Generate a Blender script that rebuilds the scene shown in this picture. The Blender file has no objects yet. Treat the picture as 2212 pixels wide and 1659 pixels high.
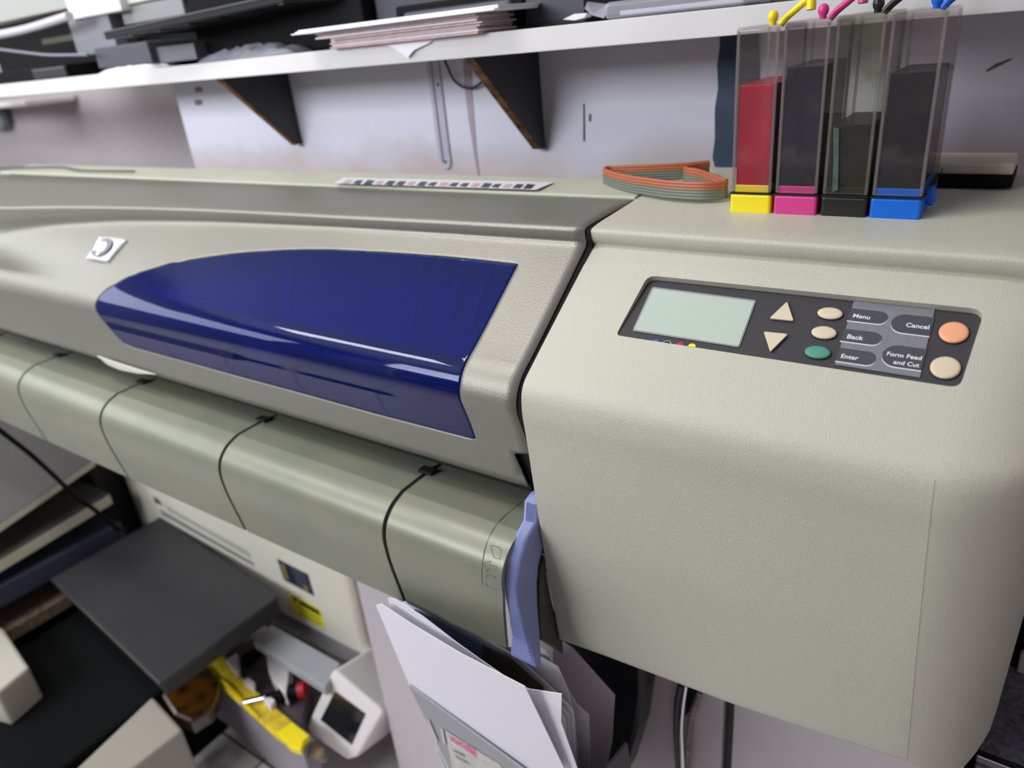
import bpy, bmesh, math, random
from mathutils import Vector, Matrix, geometry
random.seed(7)
scn = bpy.context.scene
COL = scn.collection

# ------------------------------------------------------------------ camera
FPX, CX, CY = 1595.285, 1106.0, 829.5
RX = Vector((.8208, .1738, -.5442)); RY = Vector((.5638, -.3996, .7228)); RZ = Vector((-.0919, -.9000, -.4260))
RX.normalize(); RY = (RY - RX*RY.dot(RX)).normalized(); RZ = RX.cross(RY)
cam_d = bpy.data.cameras.new('camera'); cam = bpy.data.objects.new('camera', cam_d); COL.objects.link(cam)
cam_d.sensor_width = 36; cam_d.lens = 36*FPX/2212; cam_d.clip_start = .02; cam_d.clip_end = 50
# camera axes in world: right = image u, up = -v, back = -w
cr = Vector((RX[0], RY[0], RZ[0])); cd = Vector((RX[1], RY[1], RZ[1])); cf = Vector((RX[2], RY[2], RZ[2]))
M = Matrix.Identity(4)
for i in range(3):
    M[i][0] = cr[i]; M[i][1] = -cd[i]; M[i][2] = -cf[i]
cam.matrix_world = M
cam_d.dof.use_dof = True; cam_d.dof.focus_distance = .80; cam_d.dof.aperture_fstop = 3.6
scn.camera = cam

def ray(u, v):
    a, b = (u-CX)/FPX, (v-CY)/FPX
    return cr*a + cd*b + cf
def at_x(u, v, x): r = ray(u, v); return r*(x/r.x)
def at_y(u, v, y): r = ray(u, v); return r*(y/r.y)
def at_z(u, v, z): r = ray(u, v); return r*(z/r.z)
def at_p(u, v, p0, n): r = ray(u, v); return r*(p0.dot(n)/r.dot(n))

# ------------------------------------------------------------------ light
w = bpy.data.worlds.new('world'); scn.world = w; w.use_nodes = True
w.node_tree.nodes['Background'].inputs[0].default_value = (.80, .86, 1, 1)
w.node_tree.nodes['Background'].inputs[1].default_value = .2
def area(name, loc, sx, sy, power, col, rot=(0, 0, 0)):
    l = bpy.data.lights.new(name, 'AREA'); l.shape = 'RECTANGLE'; l.size = sx; l.size_y = sy; l.energy = power; l.color = col
    o = bpy.data.objects.new(name, l); o.location = loc; o.rotation_euler = rot; COL.objects.link(o); return o
area('ceiling_light_near', (-1.35, .15, 1.52), 1.2, .3, 20, (1, .97, .93))
area('ceiling_light_left', (-2.9, -.5, 1.52), 1.2, .3, 16, (1, .97, .94))
area('daylight_front', (-2.3, -2.0, .95), 2.2, .9, 50, (.90, .94, 1), (math.radians(76), 0, math.radians(6))).data.spread = math.radians(130)
area('daylight_left', (-4.4, -.9, .75), .8, 2.4, 24, (.88, .93, 1), (0, math.radians(-90), 0))
scn.view_settings.view_transform = 'Standard'; scn.view_settings.look = 'None'
scn.view_settings.exposure = 0.24; scn.view_settings.gamma = 1; scn.view_settings.use_curve_mapping = False

# ------------------------------------------------------------------ materials
def lin(c):
    return tuple(((x/255)/12.92 if x/255 <= .04045 else ((x/255+.055)/1.055)**2.4) for x in c) + (1,)
def mat(name, rgb, rough=.5, spec=.5, metal=0, grain=0, gscale=900, mottle=0, mscale=12, coat=0, col2=None):
    m = bpy.data.materials.new(name); m.use_nodes = True; nt = m.node_tree; b = nt.nodes['Principled BSDF']
    b.inputs['Base Color'].default_value = lin(rgb); b.inputs['Roughness'].default_value = rough
    b.inputs['Specular IOR Level'].default_value = spec; b.inputs['Metallic'].default_value = metal
    b.inputs['Coat Weight'].default_value = coat
    tc = nt.nodes.new('ShaderNodeTexCoord')
    if grain:
        n = nt.nodes.new('ShaderNodeTexNoise'); n.inputs['Scale'].default_value = gscale; n.inputs['Detail'].default_value = 2
        bp = nt.nodes.new('ShaderNodeBump'); bp.inputs['Strength'].default_value = grain; bp.inputs['Distance'].default_value = .0006
        nt.links.new(tc.outputs['Object'], n.inputs['Vector']); nt.links.new(n.outputs['Fac'], bp.inputs['Height'])
        nt.links.new(bp.outputs['Normal'], b.inputs['Normal'])
    if mottle:
        n = nt.nodes.new('ShaderNodeTexNoise'); n.inputs['Scale'].default_value = mscale; n.inputs['Detail'].default_value = 6
        r = nt.nodes.new('ShaderNodeValToRGB'); r.color_ramp.elements[0].position = .38; r.color_ramp.elements[1].position = .68
        c2 = col2 or tuple(max(0, x*(1-mottle)) for x in rgb)
        r.color_ramp.elements[0].color = lin(rgb); r.color_ramp.elements[1].color = lin(c2)
        nt.links.new(tc.outputs['Object'], n.inputs['Vector']); nt.links.new(n.outputs['Fac'], r.inputs['Fac'])
        nt.links.new(r.outputs['Color'], b.inputs['Base Color'])
    return m
HOUS = mat('beige grained plastic', (198, 197, 181), .42, .5, grain=1.0, gscale=850, mottle=.02, mscale=5)
LIDM = mat('taupe grained plastic', (143, 141, 132), .40, .5, metal=.45, grain=.6, gscale=600, mottle=.025, mscale=4)
LIDT = LIDM
REAR = mat('pale greenish beige plastic', (190, 192, 174), .45, .4, mottle=.03, mscale=6)
TRAY = mat('grey green plastic', (136, 137, 119), .36, .5, metal=.2, mottle=.06, mscale=9, col2=(127, 132, 118))
DARKG = mat('dark grey green plastic', (74, 76, 68), .4)
BLACK = mat('black plastic', (9, 9, 11), .6, .12)
GAP = mat('black rubber', (10, 10, 11), .7)
CHAR = mat('charcoal textured panel', (62, 61, 64), .55, .35, grain=.8, gscale=900)
KEYB = mat('ivory key plastic', (222, 208, 180), .45, grain=.4, gscale=1500)
KEYG = mat('green key plastic', (82, 150, 130), .45, grain=.4, gscale=1500)
KEYO = mat('peach key plastic', (250, 176, 132), .45, grain=.4, gscale=1500)
LABG = mat('grey label film', (128, 130, 136), .4, mottle=.05, mscale=300)
LABD = mat('dark label print', (72, 75, 82), .4, mottle=.1, mscale=400)
LABW = mat('white label print', (238, 238, 238), .4)
LCDM = mat('pale green display', (188, 202, 188), .12, .6)
LAV = mat('lavender plastic', (136, 146, 198), .38, .5, mottle=.04, mscale=25)
WHITEP = mat('white melamine', (216, 214, 214), .4, mottle=.02, mscale=10)
PAPER = mat('white paper', (244, 242, 250), .7, .2)
PAPER2 = mat('ivory paper', (230, 226, 230), .7, .2)
PINKP = mat('pinkish paper', (222, 190, 192), .7, .2, mottle=.1, mscale=60)
BLUEP = mat('blue card', (62, 84, 116), .6)
DARKW = mat('dark brown card', (52, 42, 36), .6, mottle=.4, mscale=50)
CHROME = mat('chrome', (225, 225, 230), .12, metal=1)
SILVER = mat('silver plastic', (222, 222, 226), .2, metal=.6)
BLK2 = mat('dark slate panel', (48, 48, 54), .5)
RUSTE = mat('chipped particle board', (120, 84, 48), .8, mottle=.5, mscale=70)
PBOARD = mat('particle board edge', (128, 108, 92), .85, mottle=.3, mscale=90)
CREAM = mat('cream plastic', (230, 226, 210), .5)
CREAMD = mat('cream plastic shade', (188, 184, 172), .5)
GREYP = mat('cool grey plastic', (150, 152, 158), .5)
DGREY = mat('dark grey plastic', (58, 59, 63), .5, mottle=.1, mscale=12)
SLATE = mat('slate blue metal', (62, 66, 84), .35)
YEL = mat('yellow plastic', (250, 228, 30), .35)
MAG = mat('magenta plastic', (214, 62, 142), .35)
INKBLK = mat('black tank plastic', (30, 32, 30), .3)
BLU = mat('blue plastic', (10, 104, 216), .35)
ORT = mat('orange tubing', (176, 98, 68), .4)
GRT = mat('grey green tubing', (108, 116, 104), .4)
YTAPE = mat('yellow tape', (236, 212, 40), .5, mottle=.25, mscale=40, col2=(190, 160, 60))
RED = mat('red plastic', (190, 30, 45), .4)
AMBER = mat('amber cellophane', (84, 50, 16), .15, .8, mottle=.9, mscale=25, col2=(30, 16, 6))
STEEL = mat('painted steel', (196, 192, 206), .4)
def glassy(name, tint, alpha_mix, body, rough=.08, dirt=0, dscale=60, dcol=(90, 80, 70), reflv=.45):
    m = bpy.data.materials.new(name); m.use_nodes = True; nt = m.node_tree; b = nt.nodes['Principled BSDF']
    b.inputs['Base Color'].default_value = lin(body); b.inputs['Roughness'].default_value = rough
    t = nt.nodes.new('ShaderNodeBsdfTransparent'); t.inputs[0].default_value = lin(tint)
    mx = nt.nodes.new('ShaderNodeMixShader'); mx.inputs[0].default_value = alpha_mix
    nt.links.new(t.outputs[0], mx.inputs[1]); nt.links.new(b.outputs[0], mx.inputs[2])
    if dirt:
        tc = nt.nodes.new('ShaderNodeTexCoord'); n = nt.nodes.new('ShaderNodeTexNoise'); n.inputs['Scale'].default_value = dscale; n.inputs['Detail'].default_value = 8
        r = nt.nodes.new('ShaderNodeValToRGB'); r.color_ramp.elements[0].position = .55; r.color_ramp.elements[1].position = .75
        r.color_ramp.elements[0].color = (alpha_mix,)*3 + (1,); r.color_ramp.elements[1].color = (min(1, alpha_mix+dirt),)*3 + (1,)
        c = nt.nodes.new('ShaderNodeValToRGB'); c.color_ramp.elements[0].position = .5; c.color_ramp.elements[1].position = .62
        c.color_ramp.elements[0].color = lin(body); c.color_ramp.elements[1].color = lin(dcol)
        nt.links.new(tc.outputs['Object'], n.inputs['Vector']); nt.links.new(n.outputs['Fac'], r.inputs['Fac']); nt.links.new(n.outputs['Fac'], c.inputs['Fac'])
        nt.links.new(r.outputs['Color'], mx.inputs[0]); nt.links.new(c.outputs['Color'], b.inputs['Base Color'])
    lw = nt.nodes.new('ShaderNodeLayerWeight'); lw.inputs[0].default_value = .5
    pw = nt.nodes.new('ShaderNodeMath'); pw.operation = 'POWER'; pw.inputs[1].default_value = 4
    nt.links.new(lw.outputs['Facing'], pw.inputs[0])
    fr = nt.nodes.new('ShaderNodeMath'); fr.operation = 'MULTIPLY_ADD'; fr.inputs[1].default_value = reflv; fr.inputs[2].default_value = .04
    nt.links.new(pw.outputs[0], fr.inputs[0])
    gl = nt.nodes.new('ShaderNodeBsdfGlossy'); gl.inputs['Roughness'].default_value = rough
    m2 = nt.nodes.new('ShaderNodeMixShader'); nt.links.new(fr.outputs[0], m2.inputs[0]); nt.links.new(mx.outputs[0], m2.inputs[1]); nt.links.new(gl.outputs[0], m2.inputs[2])
    b.inputs['Specular IOR Level'].default_value = 0
    nt.links.new(m2.outputs[0], nt.nodes['Material Output'].inputs['Surface'])
    return m
BLUEGLASS = glassy('blue tinted window', (108, 138, 228), .26, (20, 44, 122), .03)
TANKG = glassy('clear tank plastic', (251, 249, 249), .022, (205, 200, 200), .06, dirt=.06, dscale=28, dcol=(170, 160, 150), reflv=.2)
TANKGD = glassy('stained clear tank plastic', (244, 244, 238), .03, (190, 188, 178), .1, dirt=.20, dscale=22, dcol=(120, 108, 90), reflv=.2)
RIBG = glassy('clear tank rib', (242, 240, 240), .20, (196, 190, 188), .08, reflv=.3)
FILM = glassy('clear plastic film', (240, 240, 245), .35, (225, 225, 235), .1)
def ink(name, c): return mat(name, c, .25, .25, mottle=.12, mscale=18)
INKR = ink('crimson ink', (176, 30, 56)); INKM = ink('deep violet black ink', (34, 34, 50)); INKK = ink('black ink', (28, 30, 36)); INKB = ink('blue black ink', (27, 30, 38))

# ------------------------------------------------------------------ helpers
def empty(name, loc=(0, 0, 0), label=None, cat=None, group=None):
    o = bpy.data.objects.new(name, None); o.location = loc; COL.objects.link(o); o.empty_display_size = .05
    if label: o['label'] = label; o['category'] = cat
    if group: o['group'] = group
    return o
def wloc(o):
    v = Vector((0, 0, 0))
    while o: v += o.location; o = o.parent
    return v
def mesh(name, verts, faces, m, parent=None, smooth=False, bevel=0, bseg=2, origin=None, solid=0, auto=None):
    me = bpy.data.meshes.new(name)
    off = Vector(origin) if origin is not None else (wloc(parent) if parent else Vector((0, 0, 0)))
    if origin is None and not parent:
        vs = [Vector(v) for v in verts]
        off = Vector((sum(v.x for v in vs)/len(vs), sum(v.y for v in vs)/len(vs), min(v.z for v in vs)))
    me.from_pydata([tuple(Vector(v)-off) for v in verts], [], faces); me.validate()
    bm = bmesh.new(); bm.from_mesh(me); bmesh.ops.recalc_face_normals(bm, faces=bm.faces); bm.to_mesh(me); bm.free()
    o = bpy.data.objects.new(name, me); COL.objects.link(o)
    if parent: o.parent = parent; o.location = off - wloc(parent)
    else: o.location = off
    me.materials.append(m)
    if smooth:
        for p in me.polygons: p.use_smooth = True
    if auto is not None:
        me.set_sharp_from_angle(angle=math.radians(auto))
    if solid:
        s = o.modifiers.new('solid', 'SOLIDIFY'); s.thickness = solid; s.offset = -1
    if bevel:
        b = o.modifiers.new('bevel', 'BEVEL'); b.width = bevel; b.segments = bseg; b.limit_method = 'ANGLE'; b.angle_limit = math.radians(35)
    return o
def tag(o, label, cat, group=None):
    o['label'] = label; o['category'] = cat
    if group: o['group'] = group
    return o
def struct(o): o['kind'] = 'structure'; return o
def box(name, x0, x1, y0, y1, z0, z1, m, parent=None, bevel=.002, **k):
    v = [(x, y, z) for x in (x0, x1) for y in (y0, y1) for z in (z0, z1)]
    f = [(0, 1, 3, 2), (4, 6, 7, 5), (0, 4, 5, 1), (2, 3, 7, 6), (0, 2, 6, 4), (1, 5, 7, 3)]
    return mesh(name, v, f, m, parent, bevel=bevel, **k)
def prism(name, poly, vec, m, parent=None, bevel=0, **k):
    n = len(poly); vec = Vector(vec); P = [Vector(p) for p in poly]
    v = P + [p+vec for p in P]
    f = [tuple(range(n)), tuple(range(2*n-1, n-1, -1))] + [(i, (i+1) % n, n+(i+1) % n, n+i) for i in range(n)]
    return mesh(name, v, f, m, parent, bevel=bevel, **k)
def tube(name, pts, r, m, parent=None, seg=10, sub=6, closed=False):
    P = [Vector(p) for p in pts]; Q = []
    for i in range(len(P)-1):                                   # catmull-rom
        a = P[max(0, i-1)]; b = P[i]; c = P[i+1]; d = P[min(len(P)-1, i+2)]
        for k in range(sub):
            t = k/sub
            Q.append(.5*((2*b)+(c-a)*t+(2*a-5*b+4*c-d)*t*t+(-a+3*b-3*c+d)*t**3))
    Q.append(P[-1]); v = []; f = []
    up = Vector((.12, .2, 1)).normalized()
    for i, q in enumerate(Q):
        t = (Q[min(i+1, len(Q)-1)]-Q[max(i-1, 0)]).normalized()
        n = t.cross(up)
        if n.length < .05: n = t.cross(Vector((1, .1, 0)))
        n.normalize(); b = n.cross(t)
        for k in range(seg):
            a = 2*math.pi*k/seg; v.append(q+(n*math.cos(a)+b*math.sin(a))*r)
    for i in range(len(Q)-1):
        for k in range(seg):
            f.append((i*seg+k, i*seg+(k+1) % seg, (i+1)*seg+(k+1) % seg, (i+1)*seg+k))
    f.append(tuple(range(seg))); f.append(tuple(range((len(Q)-1)*seg, len(Q)*seg)))
    return mesh(name, v, f, m, parent, smooth=True, auto=50)
def lathe(name, prof, c, axis, m, parent=None, seg=24):
    axis = Vector(axis).normalized(); a = axis.orthogonal().normalized(); b = axis.cross(a); c = Vector(c); v = []; f = []
    for (r, h) in prof:
        for k in range(seg):
            t = 2*math.pi*k/seg; v.append(c+axis*h+(a*math.cos(t)+b*math.sin(t))*max(r, 1e-5))
    for i in range(len(prof)-1):
        for k in range(seg): f.append((i*seg+k, i*seg+(k+1) % seg, (i+1)*seg+(k+1) % seg, (i+1)*seg+k))
    f.append(tuple(range(seg))); f.append(tuple(range((len(prof)-1)*seg, len(prof)*seg)))
    return mesh(name, v, f, m, parent, smooth=True, auto=40)
def fillet(P, rad, n=5):
    """P list of 2D points, rad per point; returns dense polyline"""
    out = [Vector(P[0])]
    for i in range(1, len(P)-1):
        p = Vector(P[i]); r = rad[i]
        if r <= 0: out.append(p); continue
        a = (Vector(P[i-1])-p); b = (Vector(P[i+1])-p); d = min(r, a.length*.49, b.length*.49)
        s = p+a.normalized()*d; e = p+b.normalized()*d
        for k in range(n+1):
            t = k/n; out.append(s*(1-t)**2+p*2*t*(1-t)+e*t*t)
    out.append(Vector(P[-1])); return out
def resample(poly, step):
    out = []
    for a, b in zip(poly[:-1], poly[1:]):
        L = (b-a).length; n = max(1, int(math.ceil(L/step)))
        for k in range(n): out.append(a.lerp(b, k/n))
    out.append(poly[-1]); return out
def roundpoly(P, rad, n=5):
    out = []; N = len(P)
    for i in range(N):
        p = Vector(P[i]); a = Vector(P[i-1])-p; b = Vector(P[(i+1) % N])-p
        d = min(rad[i] if isinstance(rad, (list, tuple)) else rad, a.length*.45, b.length*.45)
        if d <= 0: out.append(p); continue
        s = p+a.normalized()*d; e = p+b.normalized()*d
        for k in range(n+1):
            t = k/n; out.append(s*(1-t)**2+p*2*t*(1-t)+e*t*t)
    return out
def dens(poly, step):
    q = poly+[poly[0]]; return resample([Vector(p) for p in q], step)[:-1]
def inside(p, poly):
    c = False; n = len(poly); x, y = p
    for i in range(n):
        a = poly[i]; b = poly[i-1]
        if (a[1] > y) != (b[1] > y) and x < (b[0]-a[0])*(y-a[1])/(b[1]-a[1])+a[0]: c = not c
    return c
def patch(name, S, outer, holes, grid, m, parent, solid=.003, offset=0, keep=None, margin=.0012):
    """S(a,b)->Vector. outer/holes dense polys in (a,b)."""
    rings = [outer]+holes; vs = []; ed = []
    for r in rings:
        k = len(vs); vs += [Vector(p) for p in r]; ed += [(k+i, k+(i+1) % len(r)) for i in range(len(r))]
    bp = list(vs)
    for g in grid:
        if not inside(g, outer): continue
        if any(inside(g, h) for h in holes): continue
        if min((abs(g[0]-q[0])+abs(g[1]-q[1])) for q in bp) < margin: continue
        vs.append(Vector(g))
    V, E, F, _, _, _ = geometry.delaunay_2d_cdt(vs, ed, [], 0, 1e-7)
    F2 = []
    for f in F:
        c = sum((V[i] for i in f), Vector((0, 0)))/len(f)
        if inside(c, outer) and not any(inside(c, h) for h in holes): F2.append(tuple(f))
    V3 = [S(v[0], v[1]) for v in V]
    if offset:
        V4 = []
        for v, q in zip(V, V3):
            e = .0008; n = (S(v[0]+e, v[1])-S(v[0]-e, v[1])).cross(S(v[0], v[1]+e)-S(v[0], v[1]-e))
            n.normalize(); V4.append(q+n*offset)
        V3 = V4
    return mesh(name, V3, F2, m, parent, smooth=True, solid=solid, auto=35)
def interp(tab, x):
    if x <= tab[0][0]: return tab[0][1]
    for (a, u), (b, v) in zip(tab[:-1], tab[1:]):
        if x <= b:
            t = (x-a)/(b-a); return u+(v-u)*t
    return tab[-1][1]
def sstep(a, b, x):
    t = min(1, max(0, (x-a)/(b-a))); return t*t*(3-2*t)
def text(name, s, size, origin, ux, uy, m, parent, bold=.0, align='LEFT', lift=.0003):
    cu = bpy.data.curves.new(name, 'FONT'); cu.body = s; cu.size = size; cu.offset = bold; cu.align_x = align; cu.extrude = .0001
    t = bpy.data.objects.new(name, cu); COL.objects.link(t)
    dg = bpy.context.evaluated_depsgraph_get(); me = bpy.data.meshes.new_from_object(t.evaluated_get(dg)); bpy.data.objects.remove(t)
    ux = Vector(ux).normalized(); uy = (Vector(uy)-ux*Vector(uy).dot(ux)).normalized(); n = ux.cross(uy)
    o = Vector(origin); off = wloc(parent)
    for v in me.vertices: v.co = o+ux*v.co.x+uy*v.co.y+n*(v.co.z+lift)-off
    me.materials.clear(); me.materials.append(m); me.name = name
    ob = bpy.data.objects.new(name, me); COL.objects.link(ob); ob.parent = parent; return ob

# ------------------------------------------------------------------ room
ZF = -1.75; YW = 1.20; XC = -1.905; ZC = 1.6
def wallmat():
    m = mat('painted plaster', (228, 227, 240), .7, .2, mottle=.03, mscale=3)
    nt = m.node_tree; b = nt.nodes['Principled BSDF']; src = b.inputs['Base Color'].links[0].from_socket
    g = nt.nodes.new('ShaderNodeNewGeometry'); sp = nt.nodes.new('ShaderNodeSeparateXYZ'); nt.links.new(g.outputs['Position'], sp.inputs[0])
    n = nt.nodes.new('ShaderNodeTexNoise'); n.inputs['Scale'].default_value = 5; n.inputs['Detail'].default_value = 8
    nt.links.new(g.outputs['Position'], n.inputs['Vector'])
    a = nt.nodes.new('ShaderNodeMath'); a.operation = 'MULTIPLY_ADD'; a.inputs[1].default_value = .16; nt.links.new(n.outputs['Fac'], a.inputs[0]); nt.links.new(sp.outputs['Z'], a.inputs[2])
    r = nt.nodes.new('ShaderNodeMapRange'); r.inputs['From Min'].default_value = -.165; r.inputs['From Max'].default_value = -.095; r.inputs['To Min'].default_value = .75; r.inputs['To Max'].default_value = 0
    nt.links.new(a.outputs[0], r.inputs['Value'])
    mx = nt.nodes.new('ShaderNodeMix'); mx.data_type = 'RGBA'; mx.inputs['B'].default_value = lin((196, 176, 168))  # low brown band: shadow and grime both put into the wall colour
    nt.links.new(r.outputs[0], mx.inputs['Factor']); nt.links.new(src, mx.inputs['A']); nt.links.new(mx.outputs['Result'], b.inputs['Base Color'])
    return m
WALL = wallmat(); WALL2 = mat('shaded plaster', (168, 160, 162), .7, .2, mottle=.03, mscale=3)  # second plaster: the recess shade is put into its darker colour
def tilemat():
    m = bpy.data.materials.new('white floor tiles'); m.use_nodes = True; nt = m.node_tree; b = nt.nodes['Principled BSDF']
    tc = nt.nodes.new('ShaderNodeTexCoord'); br = nt.nodes.new('ShaderNodeTexBrick'); br.offset = 0
    br.inputs['Color1'].default_value = lin((238, 232, 232)); br.inputs['Color2'].default_value = lin((233, 228, 229)); br.inputs['Mortar'].default_value = lin((110, 100, 92))
    br.inputs['Scale'].default_value = 1; br.inputs['Mortar Size'].default_value = .004; br.inputs['Brick Width'].default_value = .5; br.inputs['Row Height'].default_value = .5
    mp = nt.nodes.new('ShaderNodeMapping'); mp.inputs['Location'].default_value = (.0, -.173, 0)
    nt.links.new(tc.outputs['Object'], mp.inputs['Vector']); nt.links.new(mp.outputs[0], br.inputs['Vector']); nt.links.new(br.outputs['Color'], b.inputs['Base Color'])
    b.inputs['Roughness'].default_value = .25
    return m
struct(mesh('floor', [(-4.5, -2.6, ZF), (2.2, -2.6, ZF), (2.2, 1.7, ZF), (-4.5, 1.7, ZF), (-4.5, -2.6, ZF-.1), (2.2, -2.6, ZF-.1), (2.2, 1.7, ZF-.1), (-4.5, 1.7, ZF-.1)],
     [(0, 1, 2, 3), (7, 6, 5, 4), (0, 4, 5, 1), (1, 5, 6, 2), (2, 6, 7, 3), (3, 7, 4, 0)], tilemat(), origin=(0, 0, ZF)))
struct(box('ceiling', -4.5, 2.2, -2.6, 1.7, ZC, ZC+.1, mat('ceiling paint', (225, 225, 225), .8), bevel=0))
struct(box('wall_back', XC, .72, YW, 1.7, ZF, ZC, WALL, bevel=.006))
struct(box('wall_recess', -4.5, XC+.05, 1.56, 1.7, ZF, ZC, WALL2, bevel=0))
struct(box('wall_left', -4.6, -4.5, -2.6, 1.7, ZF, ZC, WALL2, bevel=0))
struct(box('wall_right_light_block', .62, .72, -2.6, 1.7, ZF, ZC, WALL2, bevel=0))  # unseen wall, set close and grey to cut light on the right
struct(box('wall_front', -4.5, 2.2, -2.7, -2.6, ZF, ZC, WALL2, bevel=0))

# ------------------------------------------------------------------ wide format printer
PR = empty('wide_format_printer', (-.9, .8, -.74), 'long grey and beige wide format printer with blue window and keypad', 'printer')
# --- right housing: profile in (y,z)
HP = [(1.09, -.207), (.9185, -.211), (.7935, -.2185), (.7745, -.2215), (.7765, -.2345), (.784, -.2417), (.7118, -.2866), (.6387, -.3328), (.6030, -.3560), (.5985, -.3850), (.6027, -.4185), (.6152, -.5721), (.6364, -.7647), (.66, -.775)]
HR = [0, .01, .02, .006, .006, .008, 0, .02, .03, .025, .03, 0, .008, 0]
HD = resample(fillet(HP, HR, 6), .012)
HS = [0.0]
for a, b in zip(HD[:-1], HD[1:]): HS.append(HS[-1]+(b-a).length)
def prof(D, S, s):
    if s <= 0: return D[0]
    lo, hi = 0, len(S)-1
    while hi-lo > 1:
        mid = (lo+hi)//2
        if S[mid] <= s: lo = mid
        else: hi = mid
    t = (s-S[lo])/(S[hi]-S[lo]) if S[hi] > S[lo] else 0
    return D[lo].lerp(D[hi], t)
HX0, HX1, HRR = -.4413, .056, .085
BOTT = [(-.4413, -.7647), (-.3755, -.7596), (-.1946, -.7500), (-.0145, -.7290), (.02, -.744), (.04, -.738), (.056, -.700)]
def SH(x, s):
    p = prof(HD, HS, s); y, z = p[0], p[1]
    if z < -.45:
        zb = interp(BOTT, x); t = (z+.45)/(-.7647+.45); z = -.45+t*(zb+.45)
    c = x-(HX1-HRR)
    if c > 0:
        d = HRR-math.sqrt(max(0, HRR*HRR-min(c, HRR)**2))
        y += d*sstep(.80, .64, p[0]); z -= d*.25*sstep(-.34, -.25, p[1])
    # parting groove
    gx = -.034+.019*max(0, (-.30-z))/.42
    return Vector((x, y, z))
STOT = HS[-1]
# control panel hole, in (x, s): s of a slope point from its y
sV = min(range(len(HD)), key=lambda i: (HD[i]-Vector((.784, -.2417))).length)
def s_of_y(y):   # on the slope between valley and nose
    best = None
    for i in range(sV, len(HD)-1):
        if HD[i+1][0] <= y <= HD[i][0]:
            t = (HD[i][0]-y)/(HD[i][0]-HD[i+1][0]); return HS[i]+(HS[i+1]-HS[i])*t
pt, pb = s_of_y(.7500), s_of_y(.6757)
hole = dens(roundpoly([(-.3545, pt), (-.0240, pt), (-.0290, pb), (-.3590, pb)], [.011, .012, .009, .006]), .006)
holeX = [min(p[0] for p in hole), max(p[0] for p in hole)]
xs = [HX0+(HX1-HX0)*i/40 for i in range(41)]
xs = [x for x in xs if x < HX1-HRR-.008]+[HX1-HRR*(1-math.sin(math.pi/2*k/12)) for k in range(13)]
gr = [(x, s) for x in xs for s in HS[1:-1]]
for s in [q for q in HS if q > s_of_y(.62)]:                       # columns of the parting groove
    z = prof(HD, HS, s)[1]; gx = -.034+.019*max(0, (-.30-z))/.42
    gr += [(gx, s), (gx-.001, s), (gx+.001, s)]
outer = [(HX0, s) for s in HS]+[(x, STOT) for x in xs[1:-1]]+[(HX1, s) for s in reversed(HS)]+[(x, 0) for x in reversed(xs[1:-1])]
hh = patch('right_housing', SH, [Vector(o) for o in outer], [hole], gr, HOUS, PR, solid=0, margin=.0009)
# close the right side and the underside
side = [SH(HX1, s) for s in HS]+[Vector((HX1, 1.09, -.62))]
mesh('side_panel', side, [tuple(range(len(side)))], HOUS, PR)
lside = [SH(HX0, s) for s in HS]+[Vector((HX0, 1.09, -.765))]
mesh('housing_side', [v+Vector((.0002, 0, 0)) for v in lside], [tuple(range(len(lside)))], HOUS, PR)
bot = [SH(x, STOT) for x in xs]; nb = len(bot)
mesh('underside', bot+[Vector((b.x, 1.09, b.z)) for b in bot], [(i, i+1, nb+i+1, nb+i) for i in range(nb-1)], HOUS, PR)

pl_ = []
for s in [q for q in HS if q > s_of_y(.604)]:
    z = prof(HD, HS, s)[1]; pl_.append(SH(-.034+.019*max(0, (-.30-z))/.42, s)+Vector((0, .0001, 0)))
tube('parting_line', pl_, .00045, mat('parting line shade', (172, 170, 156), .6), PR, seg=6, sub=1)
# --- control panel
nP = Vector((0, -.5348, .845)); nP.normalize()
p_lo = Vector((0, .6805, -.3068))-nP*.0012; p_hi = Vector((0, .7497, -.2635))-nP*.0065
upP = (p_hi-p_lo).normalized(); nrm = Vector((1, 0, 0)).cross(upP)
def onP(u, v, l=0): return at_p(u, v, p_lo+nrm*l, nrm)
hv = [SH(p[0], p[1]) for p in hole]
def dropP(v, l=0): return v-nP*(((v-(p_lo+nrm*l)).dot(nrm))/nP.dot(nrm))
CP = empty('control_panel', wloc(PR)*0, None); CP.parent = PR; CP.location = Vector((-.19, .715, -.285))-wloc(PR)
n = len(hv); low = [dropP(v, -.0004) for v in hv]
mesh('recess_wall', hv+low, [(i, (i+1) % n, n+(i+1) % n, n+i) for i in range(n)], HOUS, CP, smooth=True)
ctr = sum(low, Vector())/n
mesh('panel_face', low+[ctr], [(i, (i+1) % n, n) for i in range(n)], CHAR, CP)
def flat(name, px, m, l0, h, parent=CP, rad=0, bevel=0):
    P = [onP(u, v, l0) for u, v in px]
    if rad:
        q = [Vector((p.x, (p-p_lo).dot(upP))) for p in P]; q = roundpoly(q, rad, 6)
        P = [Vector((a[0], 0, 0))+Vector((0, p_lo.y, p_lo.z))+upP*a[1]+nrm*l0 for a in q]
    return prism(name, P, nrm*h, m, parent, bevel=bevel)
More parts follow.
